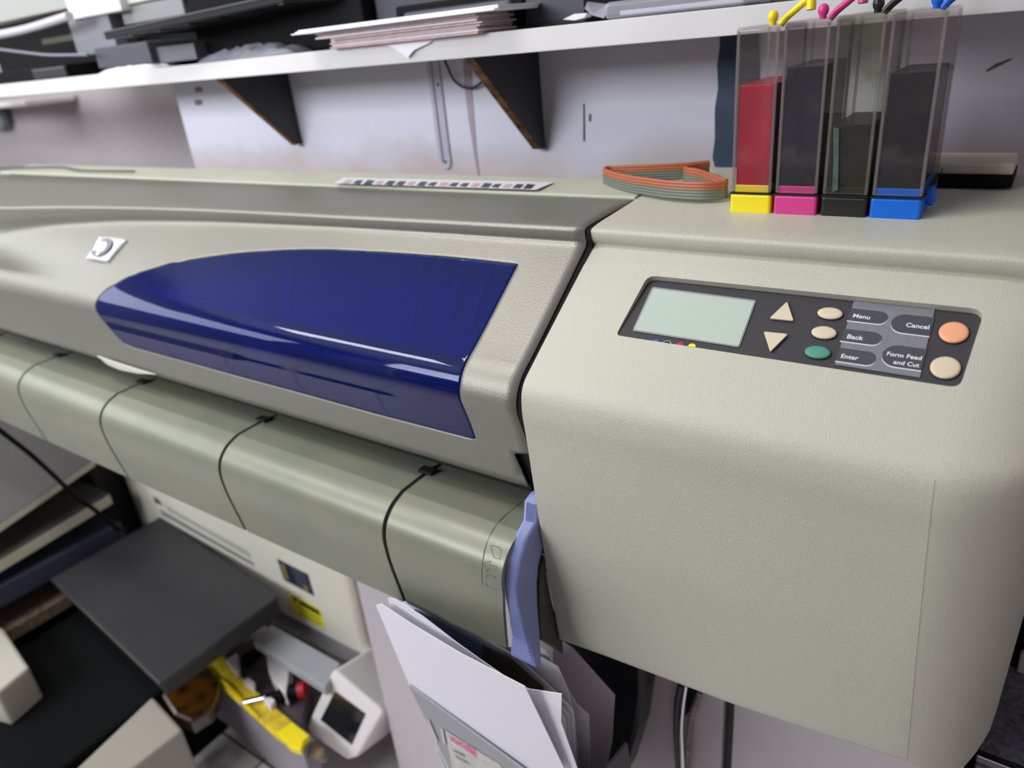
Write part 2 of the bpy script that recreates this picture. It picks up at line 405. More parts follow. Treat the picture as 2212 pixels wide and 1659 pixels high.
# display
flat('display_rim', [(1409, 620), (1634, 649), (1597, 751), (1366, 715)], mat('display rim', (150, 150, 150), .3), .0002, .0005, rad=.003)
flat('display', [(1412, 624), (1630, 652), (1595, 748), (1370, 712)], LCDM, .0006, .0005, rad=.0025)
for (u, v), m in zip([(1415, 737), (1440, 740), (1468, 743), (1494, 746)], [BLU, GAP, mat('crimson dot', (190, 30, 70), .4), YEL]):
    c = onP(u, v+3, .0003)
    pts = [c+Vector((1, 0, 0))*.0042*math.cos(t)+upP*.0042*math.sin(t) for t in [math.pi*k/12 for k in range(13)]]
    if m is GAP:
        pts2 = [c+Vector((1, 0, 0))*.0048*math.cos(t)+upP*.0048*math.sin(t)-nrm*.0001 for t in [math.pi*k/12 for k in range(13)]]
        prism('ink_dot_rim', pts2, nrm*.0002, LABW, CP)
    prism('ink_dot', pts, nrm*.0003, m, CP)
# keys
def dome(name, c, ax, by, h, m, n=28, par=CP):
    v = []; f = []
    for (k, hh_) in [(1, 0), (1, .45), (.93, .8), (.75, .95), (.4, 1.0), (.02, 1.02)]:
        for i in range(n):
            t = 2*math.pi*i/n; v.append(c+Vector((1, 0, 0))*ax*k*math.cos(t)+upP*by*k*math.sin(t)+nrm*h*hh_)
    for r in range(5):
        for i in range(n): f.append((r*n+i, r*n+(i+1) % n, (r+1)*n+(i+1) % n, (r+1)*n+i))
    f.append(tuple(range(5*n, 6*n)))
    return mesh(name, v, f, m, par, smooth=True, auto=50)
def keyring(c, ax, by): 
    return dome('key_ring', c, ax+.0007, by+.0007, .0003, GAP)
for (L, R_, T, B), m in {((1765, 1820), (1819, 0), (0, 666), (0, 690)): KEYB}.items(): pass
for (u, v, hw, hh2, m) in [(1793, 678, 27, 12, KEYB), (1780, 719.5, 27, 13, KEYB), (1766, 762, 28, 13, KEYG), (2060, 719, 32, 22, KEYO), (2042, 795, 33, 23, KEYB)]:
    c = onP(u, v, .0006)
    ax = (onP(u+hw, v+hw*.13, 0)-onP(u-hw, v-hw*.13, 0)).length/2
    by = abs((onP(u+hh2*.28, v-hh2, 0)-onP(u-hh2*.28, v+hh2, 0)).dot(upP))/2
    keyring(c, ax, by); dome('round_key', c, ax, by, .0022, m)
for tri in ([(1700, 656), (1713, 694), (1665, 689)], [(1652, 720), (1700, 725), (1665, 760)]):
    c = sum((onP(u, v, .0006) for u, v in tri), Vector())/3
    P = [onP(u, v, .0006) for u, v in tri]; P = [p+(p-c)*.10 for p in P]
    q = roundpoly([Vector((p.x, (p-p_lo).dot(upP))) for p in P], .0022, 4)
    P = [Vector((a[0], p_lo.y, p_lo.z))+upP*a[1]+nrm*.0006 for a in q]
    prism('arrow_key', P, nrm*.0022, KEYB, CP, bevel=.0007)
# printed label strip
flat('label_strip', [(1846, 646), (2021, 661), (1987, 816), (1804, 788)], LABG, .0002, .0004)
def pill(px, white=True):
    P = [onP(u, v, .0007) for u, v in px]; q = [Vector((p.x, (p-p_lo).dot(upP))) for p in P]
    return q
def pillpair(x0, x1, vc_l, vc_r, half, right_round, txts, size):
    # x px of left and right end, centre v at both ends, half height px
    a = onP(x0, vc_l, 0); b = onP(x1, vc_r, 0)
    hgt = abs((onP((x0+x1)/2+half*.25, (vc_l+vc_r)/2-half, 0)-onP((x0+x1)/2-half*.25, (vc_l+vc_r)/2+half, 0)).dot(upP))/2
    yc = ((a-p_lo).dot(upP)+(b-p_lo).dot(upP))/2
    for (dx, dy, m, l) in ((0, -.0011, LABW, .0007), (0, 0, LABD, .0009)):
        h = hgt; xa, xb = a.x+dx, b.x+dx; pts = []
        if right_round:
            pts = [(xa, yc-h+dy), ]+[(xb-h+h*math.cos(t), yc+dy+h*math.sin(t)) for t in [-math.pi/2+math.pi*k/14 for k in range(15)]]+[(xa, yc+h+dy)]
        else:
            pts = [(xb, yc+h+dy)]+[(xa+h+h*math.cos(t), yc+dy+h*math.sin(t)) for t in [math.pi/2+math.pi*k/14 for k in range(15)]]+[(xb, yc-h+dy)]
        P = [Vector((p[0], p_lo.y, p_lo.z))+upP*p[1]+nrm*l*.6 for p in pts]
        prism('key_label' if m is LABD else 'key_label_edge', P, nrm*.0002, m, CP)
pillpair(1834, 1918, 680, 689, 13.5, True, None, 0)
pillpair(1819, 1905, 724.5, 734, 13.5, True, None, 0)
pillpair(1809, 1893, 767, 777, 14.5, True, None, 0)
pillpair(1925, 2013, 696, 708, 20, False, None, 0)
pillpair(1906, 1996, 765, 779, 23, False, None, 0)
def ptxt(s, u, v, u2, cap):
    o = onP(u, v, .0009); e = onP(u2, v+(u2-u)*.12, .0009)
    cu = bpy.data.curves.new('t', 'FONT'); cu.body = s; cu.size = 1; t = bpy.data.objects.new('t', cu); COL.objects.link(t)
    bpy.context.view_layer.update(); wd = t.dimensions.x; bpy.data.objects.remove(t)
    sz = (e.x-o.x)/wd
    text('key_text', s, sz, o, (1, 0, 0), upP, LABW, CP, bold=.018*sz, lift=.0003)
ptxt('Menu', 1841, 686, 1877, 10)
ptxt('Back', 1828, 731, 1862, 10)
ptxt('Enter', 1815, 773, 1852, 10)
ptxt('Cancel', 1956, 706, 2005, 10)
ptxt('Form Feed', 1914, 768, 1989, 10)
ptxt('and Cut', 1929, 786, 1985, 10)

# --- lid
RT = [(-2.3, .622), (-2.0, .628), (-1.9, .632), (-1.8, .636), (-1.72, .643), (-1.63, .664), (-1.558, .681), (-1.45, .700), (-1.34, .7150), (-1.2, .7300), (-1.06, .7400), (-.95, .746), (-.844, .7510), (-.66, .7620), (-.4462, .7715)]
ZV = [(-2.3, -.290), (-2.0, -.285), (-1.81, -.276), (-1.60, -.2594), (-1.406, -.249), (-1.13, -.2425), (-.85, -.2385), (-.4462, -.2388)]
SLOPE = [(.7156, -.2815), (.6706, -.3117), (.6382, -.3328), (.6134, -.347), (.6004, -.3632), (.5948, -.3822), (.599, -.3978), (.6072, -.4222), (.6155, -.454), (.6225, -.5075)]
def lid_profile(x):
    Ry = interp(RT, x); zv = interp(ZV, x)
    zr = -.2171-(Ry-.7715)*0
    P = [Vector((.9068, -.2136)), Vector((Ry+.012, zr)), Vector((Ry-.002, zr-.002)), Vector((Ry-.001, (zr+zv)/2-.003)), Vector((Ry+.003, zv))]
    # slope from the fold to the nose
    n0 = 4
    for (y, z) in SLOPE[:3]:
        # slide the three upper slope points between fold and nose
        f = (.7776-y)/(.7776-.6134)
        q = Vector((Ry+.003, zv)).lerp(Vector((.6134, -.347)), f)
        base = Vector((.7776, -.2392)).lerp(Vector((.6134, -.347)), f)
        dev = Vector((y, z))-base
        bulge = .009*math.sin(math.pi*f)*sstep(.9, 1.8, -x)
        ch = Vector((.6134, -.347))-Vector((Ry+.003, zv)); bn = Vector((ch[1], -ch[0])).normalized(); bn = bn if bn[0] < 0 else -bn
        P.append(q+dev*(1-.7*sstep(1.2, 1.8, -x))+bn*bulge)
    P += [Vector(q) for q in SLOPE[3:]]
    R_ = [0, .012, .006, .004, .010, .02, .02, .016, .02, .014, .014, .014, .02, .02, 0]
    return P, R_
LCACHE = {}
NL = 90
def lid_curve(x):
    k = round(x, 5)
    if k not in LCACHE:
        P, R_ = lid_profile(x); segs = []
        # equal sample count per control segment keeps b comparable across x
        out = []
        F = []
        for i in range(len(P)):
            if i in (0, len(P)-1): F.append([P[i]]); continue
            p = P[i]; a = P[i-1]-p; b = P[i+1]-p; r = R_[i]; d1 = min(r, a.length*.48); d2 = min(r, b.length*.48)
            s = p+a.normalized()*d1; e = p+b.normalized()*d2
            F.append([s*(1-t)**2+p*2*t*(1-t)+e*t*t for t in [j/5 for j in range(6)]])
        for i in range(len(F)):
            out += F[i]
            if i < len(F)-1:
                a, b = F[i][-1], F[i+1][0]; out += [a.lerp(b, t) for t in (.33, .67)]
        LCACHE[k] = out
    return LCACHE[k]
NB = len(lid_curve(-.5))
BN = [0.0]                                                     # reference arc length at the right end
_c = lid_curve(-.4473)
for a, b in zip(_c[:-1], _c[1:]): BN.append(BN[-1]+max(1e-4, (b-a).length))
def SL(x, b):
    c = lid_curve(x); lo, hi = 0, NB-1
    if b <= 0: p = c[0]
    elif b >= BN[-1]: p = c[-1]
    else:
        while hi-lo > 1:
            mid = (lo+hi)//2
            if BN[mid] <= b: lo = mid
            else: hi = mid
        p = c[lo].lerp(c[hi], (b-BN[lo])/(BN[hi]-BN[lo]))
    return Vector((x, p[0], p[1]))
def project(p):
    return (CX+FPX*p.dot(cr)/p.dot(cf), CY+FPX*p.dot(cd)/p.dot(cf))
def invL(u, v, bmin=.16):
    """(x,b) on the lid under pixel u,v: coarse search then refine (nearest surface)"""
    best = None
    for i in range(60):
        x = -2.1+i*1.66/59
        for j in range(60):
            b = bmin+(BN[-1]-bmin)*j/59
            q = project(SL(x, b)); d = (q[0]-u)**2+(q[1]-v)**2
            if best is None or d < best[0]: best = (d, x, b)
    d, x, b = best; st = .02
    while st > 1e-5:
        imp = False
        for dx, db in ((st, 0), (-st, 0), (0, st*.4), (0, -st*.4), (st, st*.4), (-st, -st*.4), (st, -st*.4), (-st, st*.4)):
            q = project(SL(x+dx, b+db)); e = (q[0]-u)**2+(q[1]-v)**2
            if e < d: d, x, b = e, x+dx, b+db; imp = True; break
        if not imp: st /= 2
    return Vector((x, b))
WPX = [(1124, 570), (1043, 561), (962, 553), (835, 544), (708, 538), (655, 538), (600, 540), (550, 543), (502, 547), (450, 554), (401, 562), (350, 573), (301, 588), (265, 603), (234, 621), (217, 635), (209, 648), (205, 661), (207, 671), (214, 681), (224, 694), (234, 706), (251, 725), (268, 743), (290, 752), (400, 782), (530, 818), (660, 853), (800, 892), (915, 922), (1022, 950)]
win = [invL(u, v) for u, v in WPX]
WXR = -.5273
win[0] = Vector((WXR, win[0][1])); bR0 = win[0][1]; bR1 = invL(1030, 952)[1]; win[-1] = Vector((WXR-.006, bR1))
wouter = win+[Vector((WXR, bR1-.004))]
wouter = dens(wouter, .005)
lx = [-2.28+i*(1.8327)/110 for i in range(111)]; lx[-1] = -.4473
bl = [b for b in BN]
o1 = [Vector((-2.28, b)) for b in bl]+[Vector((x, BN[-1])) for x in lx[1:-2] if x < -.465]+[Vector((-.460, BN[-1])), Vector((-.4665, BN[-1]-.025)), Vector((-.472, BN[-1]-.047)), Vector((-.469, BN[-1]-.051)), Vector((-.4473, BN[-1]-.056))]
bcut = BN[-1]-.056
o1 += [Vector((-.4473, b)) for b in reversed(bl) if b < bcut-.002]+[Vector((x, 0)) for x in reversed(lx[1:-1])]
grid = [(x, b) for x in lx[1:-1] for b in bl[1:-1]]
def ringpts(poly, d, sgn):
    out = []; n_ = len(poly)
    for i in range(n_):
        a = poly[i-1]; b = poly[(i+1) % n_]; t = (b-a).normalized(); nn = Vector((-t[1], t[0]))
        q = poly[i]+nn*d
        if inside(q, poly) != (sgn < 0): q = poly[i]-nn*d
        out.append(q)
    return out
def far(g, poly, d):
    return min((g[0]-q[0])**2+(g[1]-q[1])**2 for q in poly) > d*d
R1 = ringpts(wouter, .004, 1)
grid = [g for g in grid if far(g, wouter, .0075)]+[tuple(q) for q in R1]
LID = patch('lid', SL, o1, [wouter], grid, LIDM, PR, solid=.0025, margin=.0015)
def shrink(poly, d):
    out = []; n_ = len(poly)
    for i in range(n_):
        a = poly[i-1]; b = poly[(i+1) % n_]; t = (b-a).normalized(); nn = Vector((-t[1], t[0]))
        q = poly[i]+nn*d
        if not inside(q, poly): q = poly[i]-nn*d
        out.append(q)
    return out
wg = [(x, b) for x in [WXR-i*.012 for i in range(75)] for b in bl[1:-1]]
def shrink(poly, d):
    out = []; n_ = len(poly)
    for i in range(n_):
        a = poly[i-1]; b = poly[(i+1) % n_]; t = (b-a).normalized(); nn = Vector((-t[1], t[0]))
        q = poly[i]+nn*d
        if not inside(q, poly): q = poly[i]-nn*d
        out.append(q)
    return out
wi = shrink(wouter, .0012); wg = [g for g in wg if far(g, wi, .0075)]+[tuple(q) for q in ringpts(wi, .004, -1)]
WIN = patch('lid_window', SL, shrink(wouter, .0012), [], wg, BLUEGLASS, PR, solid=.002, offset=0.0, margin=.0015)
# dark rim round the window opening
rim0 = wouter; rim1 = shrink(wouter, .0016)
def lid_n(v):
    e = .001; nn = (SL(v[0]+e, v[1])-SL(v[0]-e, v[1])).cross(SL(v[0], v[1]+e)-SL(v[0], v[1]-e)).normalized()
    return nn if nn.y < 0 or nn.z > 0 else -nn
k_ = len(rim0)
RA = [SL(v[0], v[1])+lid_n(v)*.0004 for v in rim0]; RB = [SL(v[0], v[1])+lid_n(v)*.0009 for v in rim1]
0 and mesh('window_rim', RA+RB, [(i, (i+1) % k_, k_+(i+1) % k_, k_+i) for i in range(k_)], mat('navy rim', (22, 26, 60), .3), PR, smooth=True)
# badge
bp_ = [invL(u, v) for u, v in [(187, 561), (212, 521), (224, 513), (277, 520), (235, 569)]]
BD = empty('badge'); BD.parent = PR; bc = SL(bp_[0][0], bp_[0][1]); BD.location = bc-wloc(PR)
Pb = [SL(v[0], v[1])+lid_n(v)*.0005 for v in [bp_[0], bp_[2], bp_[3], bp_[4]]]
nb_ = (Pb[3]-Pb[0]).cross(Pb[1]-Pb[0]).normalized()
if nb_.z < 0: nb_ = -nb_
nbg = 9; V = []; F = []
for i in range(nbg):
    for j in range(nbg):
        a, b = i/(nbg-1), j/(nbg-1)
        q = (Pb[0].lerp(Pb[3], a)).lerp(Pb[1].lerp(Pb[2], a), b)
        V.append(q+nb_*(.010*(1-(2*a-1)**2*.6)*(1-(2*b-1)**2*.25)*.9))
for i in range(nbg-1):
    for j in range(nbg-1): F.append((i*nbg+j, (i+1)*nbg+j, (i+1)*nbg+j+1, i*nbg+j+1))
bd = mesh('badge_plate', V, F, mat('silver badge', (232, 232, 236), .25, metal=.3), BD, smooth=True, solid=.008)
cb = (Pb[0]+Pb[1]+Pb[2]+Pb[3])/4+nb_*.0098; ubx = (Pb[3]-Pb[0]); uby = (Pb[1]-Pb[0])
ov = lambda k1, k2, l: [cb+ubx*k1*math.cos(t)*.5+uby*k2*math.sin(t)*.5+nb_*l for t in [2*math.pi*i/32 for i in range(32)]]
prism('badge_oval', ov(.66, .80, 0), nb_*.0006, mat('grey enamel', (120, 122, 124), .3), BD)
uyl = (uby-ubx.normalized()*uby.dot(ubx.normalized())).normalized()
text('badge_letters', 'hp', uby.length*.66, cb-ubx*.25-uby*.13+nb_*.0012, ubx, uby, LABW, BD, bold=.0022)
# finger lip under the lid edge
lipt = [at_y(u, v, .618) for u, v in [(212, 767), (236, 787), (262, 798), (300, 806), (340, 808), (300, 796), (250, 780)]]
prism('finger_lip', lipt, (0, -.004, 0), mat('pale lip plastic', (200, 198, 188), .4), PR, bevel=.0015)

# rear cover with bright front edge
rp = [(.994, -.206), (.912, -.2095), (.9045, -.2100), (.9045, -.2165), (.994, -.2165)]
def extrudeX(name, pr, x0, x1, m, parent, bevel=0, smooth=False):
    k = len(pr); v = [(x0, p[0], p[1]) for p in pr]+[(x1, p[0], p[1]) for p in pr]
    f = [tuple(range(k)), tuple(range(2*k-1, k-1, -1))]+[(i, (i+1) % k, k+(i+1) % k, k+i) for i in range(k)]
    return mesh(name, v, f, m, parent, bevel=bevel, smooth=smooth, auto=35 if smooth else None)
extrudeX('rear_cover', rp, -2.36, -.4445, REAR, PR, bevel=.0015)
# body under lid, black interior
extrudeX('chassis', [(.995, -.2185), (.905, -.2185), (.80, -.245), (.80, -.776), (.995, -.776)], -2.3, -.443, GAP, PR)
extrudeX('platen', [(.80, -.44), (.66, -.455), (.652, -.500), (.68, -.51), (.80, -.51)], -2.25, -.445, GAP, PR, bevel=.003)
extrudeX('lower_gap_strip', [(.629, -.5085), (.70, -.5085), (.70, -.5215), (.633, -.5215)], -2.26, -.462, GAP, PR)  # added black strip stands in for the dark gap under the lid
tube('carriage_rail', [(-2.2, .70, -.37), (-.46, .70, -.37)], .008, CHROME, PR, sub=1)
box('inner_frame', -2.2, -.5, .74, .80, -.44, -.40, mat('navy inner frame', (70, 74, 100), .4), PR)
slo0, slo1 = Vector((0, .790, -.262)), Vector((0, .655, -.352))
NAVY = mat('navy inner panel', (36, 60, 165), .5); LILA = mat('lilac reflection rib', (120, 126, 190), .4); TAN = mat('tan reflection bar', (220, 170, 150), .5)
inP = slo0-Vector((0, -.0, .022))*1; nI = Vector((0, -.5546, .832))
inP = slo0-nI*.012
mesh('inner_panel', [(-2.1, .80, -.272), (-.50, .80, -.272), (-.50, .66, -.366), (-2.1, .66, -.366)], [(0, 1, 2, 3)], NAVY, PR, solid=.002)
inN = Vector((0, -.094, .14)).normalized(); inO = Vector((-1, .73, -.319))+inN*.0012
def ip(u, v, l=0): return at_p(u, v, inO+inN*l, inN)
for px in ([(612, 560), (640, 560), (628, 690), (606, 690)], [(905, 570), (918, 572), (890, 745), (878, 742)], [(380, 580), (396, 578), (404, 660), (396, 668)], [(990, 580), (1006, 582), (972, 730), (956, 728)], [(1050, 585), (1062, 587), (1020, 720), (1008, 716)]):  # added ribs and bars imitate reflections in the window glass
    prism('reflection_rib', [ip(u, v) for u, v in px], inN*.004, LILA, PR)
for px in ([(420, 575), (600, 590), (598, 598), (420, 583)], [(680, 602), (845, 606), (842, 614), (680, 611)], [(425, 640), (560, 652), (560, 658), (425, 646)], [(670, 630), (820, 636), (820, 642), (670, 636)]):
    prism('reflection_bar', [ip(u, v) for u, v in px], inN*.003, TAN, PR)
box('drive_belt', -2.2, -.5, .655, .668, -.405, -.398, GREYP, PR, bevel=.0005)
box('ink_carriage', -1.02, -.93, .645, .715, -.44, -.36, mat('carriage plastic', (150, 150, 140), .4), PR, bevel=.006)
# black notch piece at lid corner
prism('notch_gap', [(-.474, .624, -.455), (-.443, .615, -.44), (-.443, .64, -.54), (-.458, .64, -.54)], (0, .006, 0), GAP, PR)
# gap strip between lid and housing
gp = [SL(-.4473, b) for b in BN if .05 < b < bcut]
mesh('seam_strip', [p+Vector((.0008, .0022, -.0022)) for p in gp]+[p+Vector((.0065, .0045, -.0045)) for p in gp], [(i, i+1, len(gp)+i+1, len(gp)+i) for i in range(len(gp)-1)], GAP, PR, solid=.01)
# instruction strip with pictograms on the rear cover
ST = empty('instruction_sticker'); ST.parent = PR; ST.location = Vector((-.9, .95, -.206))-wloc(PR)
zt = -.2058
def on_top(u, v, l=0): return at_z(u, v, zt+l)
prism('sticker_sheet', [on_top(*p) for p in [(722, 396), (742, 384), (1197, 394), (1158, 410)]], (0, 0, .0003), mat('sticker white', (232, 228, 234), .4), ST)
STP = mat('sticker pink', (200, 170, 178), .4)
INKD = mat('sticker print', (60, 62, 78), .4)
for i in range(18):
    u0 = 738+i*23; v = 391.5+i*.62; q = random.uniform(.5, 1)
    px = [(u0, v+6*q), (u0+12+6*q, v+6), (u0+20+8*q, v-3), (u0+10, v-5*q), (u0+6, v)]
    prism('pictogram', [on_top(a, b, .0004) for a, b in px], (0, 0, .0002), INKD if i % 3 else STP, ST)

# --- front bin cover in segments
TP = [(.70, -.535), (.615, -.525), (.591, -.525), (.563, -.5256), (.539, -.5335), (.522, -.550), (.516, -.570), (.5174, -.6066), (.5307, -.6890)]
TK = 1.055; TP = [(a*TK, b*TK) for a, b in TP]
TRD = [0, 0, 0, .002, .016, .016, .014, .02, 0]
TD = resample(fillet(TP, TRD, 5), .03)
inner = [Vector((p[0]+.006, p[1]-.004)) for p in TD[:-1]]+[Vector((TD[-1][0]+.006, TD[-1][1]))]
loop = TD+list(reversed(inner))
seams = [-2.3]+[a*TK for a in (-1.960, -1.650, -1.326, -.970, -.620)]+[-.4575]
for a, b in zip(seams[:-1], seams[1:]):
    e = .0038 if b < -.5 else 0
    pn = extrudeX('bin_cover_panel', loop, a+.0038, b-e, TRAY, PR, smooth=True)
    if b > -.5:
        o_ = wloc(pn)
        for v in pn.data.vertices:
            if v.co.x+o_.x > -.47 and v.co.z+o_.z < -.62: v.co.x -= .018*(-.62-(v.co.z+o_.z))/.107
back = [Vector((p[0]+.0035, p[1]-.002)) for p in TD]; back2 = [Vector((p[0]+.0055, p[1]-.0035)) for p in TD]
extrudeX('bin_cover_backing', back+list(reversed(back2)), -2.29, -.480, GAP, PR)
for x in seams[1:-1]:                                           # black catches at the joints
    box('catch', x-.013, x+.013, .640, .655, -.5535, -.5495, GAP, PR, bevel=.001)
# moulded line and pictograms on the last segment
def on_tray(x, z):
    for p, q in zip(TD[:-1], TD[1:]):
        if q[1] <= z <= p[1] and p[1] != q[1]:
            return Vector((x, p.lerp(q, (p[1]-z)/(p[1]-q[1]))[0], z))
    return Vector((x, .56, z))
def traypt(u, v, lift=.0006):
    lo = None
    for i in range(len(TD)-1):
        p, q = TD[i], TD[i+1]
        nn = Vector((0, -(q[1]-p[1]), (q[0]-p[0]))); 
        if nn.length < 1e-9: continue
        nn.normalize(); nn = -nn if nn.z < 0 and nn.y > 0 else nn
        r = at_p(u, v, Vector((0, p[0], p[1])), nn)
        t = (Vector((r.y, r.z))-p).dot(q-p)/max(1e-12, (q-p).length_squared)
        if -.02 <= t <= 1.02 and r.y > 0:
            if lo is None or r.length < lo.length: lo = r
    if lo is None: lo = at_y(u, v, .52)
    return lo*(1-lift/lo.length)
ENG = mat('engraved line', (84, 86, 76), .4)
tube('moulded_line', [traypt(u, v, 0) for u, v in [(1127, 1084), (1110, 1098), (1095, 1110), (1078, 1127), (1062, 1150), (1050, 1178), (1044, 1205), (1041, 1235), (1042, 1262)]], .0006, ENG, PR, seg=6)
for nm, pl in {'moulded_roll_icon': [(1060, 1182), (1062, 1178), (1080, 1183), (1083, 1190), (1080, 1208), (1066, 1204), (1064, 1192), (1060, 1182)], 'moulded_arrow_icon': [(1046, 1216), (1060, 1212), (1057, 1220), (1073, 1224), (1071, 1231), (1056, 1227), (1053, 1234), (1046, 1216)], 'moulded_sheet_icon': [(1052, 1266), (1051, 1244), (1056, 1241), (1070, 1246), (1073, 1274), (1052, 1266)]}.items():
    tube(nm, [traypt(u, v, 0) for u, v in pl], .0005, ENG, PR, seg=6, sub=1)
# end bracket behind the lever
prism('bin_end_bracket', [at_x(u, v, -.4560) for u, v in [(1164, 1195), (1154, 1240), (1153, 1300), (1158, 1378), (1206, 1408), (1203, 1380), (1178, 1290), (1168, 1240)]], (.010, 0, 0), DARKG, PR, bevel=.002)

# --- lavender lever
LV = empty('paper_lever'); LV.parent = PR; LV.location = Vector((-.44, .56, -.6))-wloc(PR)
Lp = [(1148, 1059), (1130, 1083), (1128, 1124), (1106, 1167), (1091, 1205), (1086, 1255), (1090, 1293), (1098, 1331), (1105, 1369), (1100, 1417)]
Cp = [(1163, 1068), (1164, 1092), (1160, 1130), (1138, 1166), (1126, 1212), (1117, 1268), (1120, 1302), (1130, 1345), (1142, 1388), (1160, 1447)]
V = []; F = []
XL = -.4610
for i, (l, c) in enumerate(zip(Lp, Cp)):
    a = at_x(*l, XL); b = at_y(*c, a.y+.0005*i)
    b = at_x(*c, min(max(b.x, XL+.015), -.4435 if i < 6 else -.40))
    dep = [.03, .035, .045, .055, .055, .05, .044, .036, .028, .012][i]
    V += [a, b, b+Vector((0, dep, -.004)), a+Vector((0, dep, -.004))]
for i in range(len(Lp)-1):
    k = i*4; F += [(k, k+1, k+5, k+4), (k+1, k+2, k+6, k+5), (k+2, k+3, k+7, k+6), (k+3, k, k+4, k+7)]
F += [(0, 1, 2, 3), tuple(len(V)-4+j for j in (3, 2, 1, 0))]
lv = mesh('lever_arm', V, F, LAV, LV, smooth=True)
sb = lv.modifiers.new('crease', 'BEVEL'); sb.width = .004; sb.segments = 3; sb.limit_method = 'ANGLE'; sb.angle_limit = math.radians(50)
lv.data.set_sharp_from_angle(angle=math.radians(38))
for k in range(14):
    t = k/13; i0 = 7.15+t*1.6; i = int(i0); fr = i0-i
    A = V[i*4].lerp(V[(i+1)*4], fr); B = V[i*4+1].lerp(V[(i+1)*4+1], fr)
    tube('grip_rib', [A.lerp(B, .06)+Vector((0, -.0003, 0)), A.lerp(B, .88)+Vector((0, -.0003, 0))], .0011, LAV, LV, seg=6, sub=1)

# ------------------------------------------------------------------ ink tanks on the housing
ZT = -.2165
def tank(name, x0, x1, y0, zl, base, inkm, glass, lab, ztop):
    T = empty('ink_tank', ((x0+x1)/2, y0+.05, ZT), lab, 'ink tank', 'refill ink tanks on top of the printer')
    y1 = y0+.112; zs = -.1925
    def rbox(nm, a, b, c, d, e, f, m, bev, sg=3):
        return box(nm, a, b, c, d, e, f, m, T, bevel=bev, bseg=sg)
    rbox('tank_base', x0+.0003, x1-.0003, y0, y1, ZT, zs, base, .003)
    o = rbox('tank_shell', x0, x1, y0+.0004, y1, zs+.0006, ztop, glass, .0035)
    s = o.modifiers.new('wall', 'SOLIDIFY'); s.thickness = .0012; s.offset = -1
    # ink body with a meniscus
    i0, i1, j0, j1 = x0+.0048, x1-.0048, y0+.0052, y1-.0050
    rbox('ink', i0, i1, j0, j1, zs+.006, zl, inkm, .001)
    rbox('base_collar', x0+.004, x1-.004, y0+.0035, y1-.005, zs+.001, zs+.0095, base, .001)
    rbox('cap_plate', x0+.0015, x1-.0015, y0+.002, y1-.002, ztop-.0008, ztop+.0008, glass, .0006, 2)
    for (rx, ry) in ((x0+.0012, y0+.0016), (x1-.0046, y0+.0016), (x0+.0012, y1-.0045), (x1-.0046, y1-.0045)):
        box('corner_rib', rx, rx+.0034, ry, ry+.003, zs+.002, ztop-.003, RIBG, T, bevel=.001)
    box('top_rim', x0+.001, x1-.001, y0+.0016, y0+.0030, ztop-.006, ztop-.0015, RIBG, T, bevel=.0005)
    # grime line at the joint
    box('joint_line', x0-.0002, x1+.0002, y0-.0001, y1, zs-.0003, zs+.0009, GAP, T, bevel=0)
    c = Vector(((x0+x1)/2+.012, y0+.012, ztop))
    lathe('plug', [(.0035, 0), (.0035, .003), (.0048, .005), (.0056, .008), (.0050, .0115), (.003, .0138), (.0003, .0145)], c, (0, 0, 1), base, T)
    e0 = Vector(((x0+x1)/2+.014, y0+.032, ztop))
    tube('filler_tube', [e0-Vector((0, 0, .001)), e0+Vector((.006, .002, .006)), e0+Vector((.016, .004, .014)), e0+Vector((.029, .006, .024))], .0036, base, T)
    q = e0+Vector((.030, .004, .021))
    tube('tube_elbow', [q+Vector((.0005, -.002, -.010)), q+Vector((0, 0, .004)), q+Vector((-.001, .002, .012)), q+Vector((.006, .004, .018))], .0050, base, T)
    return T
tank('y', -.3022, -.2544, .865, -.0745, YEL, INKR, TANKG, 'tall clear tank of crimson ink on a yellow base, leftmost of four', -.0165)
tank('m', -.2518, -.2040, .866, -.0585, MAG, INKM, TANKG, 'tall clear tank of dark ink on a magenta pink base', -.0150)
tank('k', -.2005, -.1525, .867, -.1180, INKBLK, INKK, TANKGD, 'dirty stained clear tank, half full of black ink, on a black base', -.0140)
TB = tank('b', -.1502, -.1000, .868, -.0700, BLU, INKB, TANKG, 'tall clear tank of dark ink on a bright blue base, rightmost of four', -.0150)
clip = [at_y(u, v, .895) for u, v in [(1998, 412), (2015, 405), (2020, 420), (2016, 445), (2003, 446), (1995, 430)]]
prism('side_clip', clip, (0, .014, 0), BLU, TB, bevel=.002)
# green residue strip on the black tank
prism('residue_streak', [at_y(u, v, .8666) for u, v in [(1800, 275), (1813, 277), (1812, 330), (1810, 410), (1797, 416), (1801, 340)]], (0, -.0003, 0), mat('green residue', (74, 98, 90), .6, mottle=.3, mscale=90), bpy.data.objects['ink_tank.002'])

# ribbon of ink tubes
RB = empty('ink_tube_ribbon', (-.42, .95, -.209), 'flat ribbon of orange and grey ink tubes looped beside the tanks', 'tube ribbon')
z0 = -.1885
p1 = [at_z(u, v, z0) for u, v in [(1532, 350), (1480, 355), (1400, 359), (1340, 361), (1314, 362), (1306, 366), (1325, 374), (1365, 383), (1400, 388), (1450, 394), (1520, 397), (1566, 394)]]
p2 = [at_z(u, v, z0-.0005) for u, v in [(1532, 352), (1505, 356), (1482, 361), (1484, 365), (1505, 368), (1530, 376), (1555, 386), (1570, 391)]]
for P in (p1, p2):
    for k in range(6):
        m = ORT if k < 2 else (mat('brown tubing', (140, 104, 76), .4) if k == 2 else GRT)
        dz = -.0036*k
        tube('ribbon_strand', [p+Vector((0.0, -.0004*k, dz)) for p in P], .0026, m, RB, seg=8)

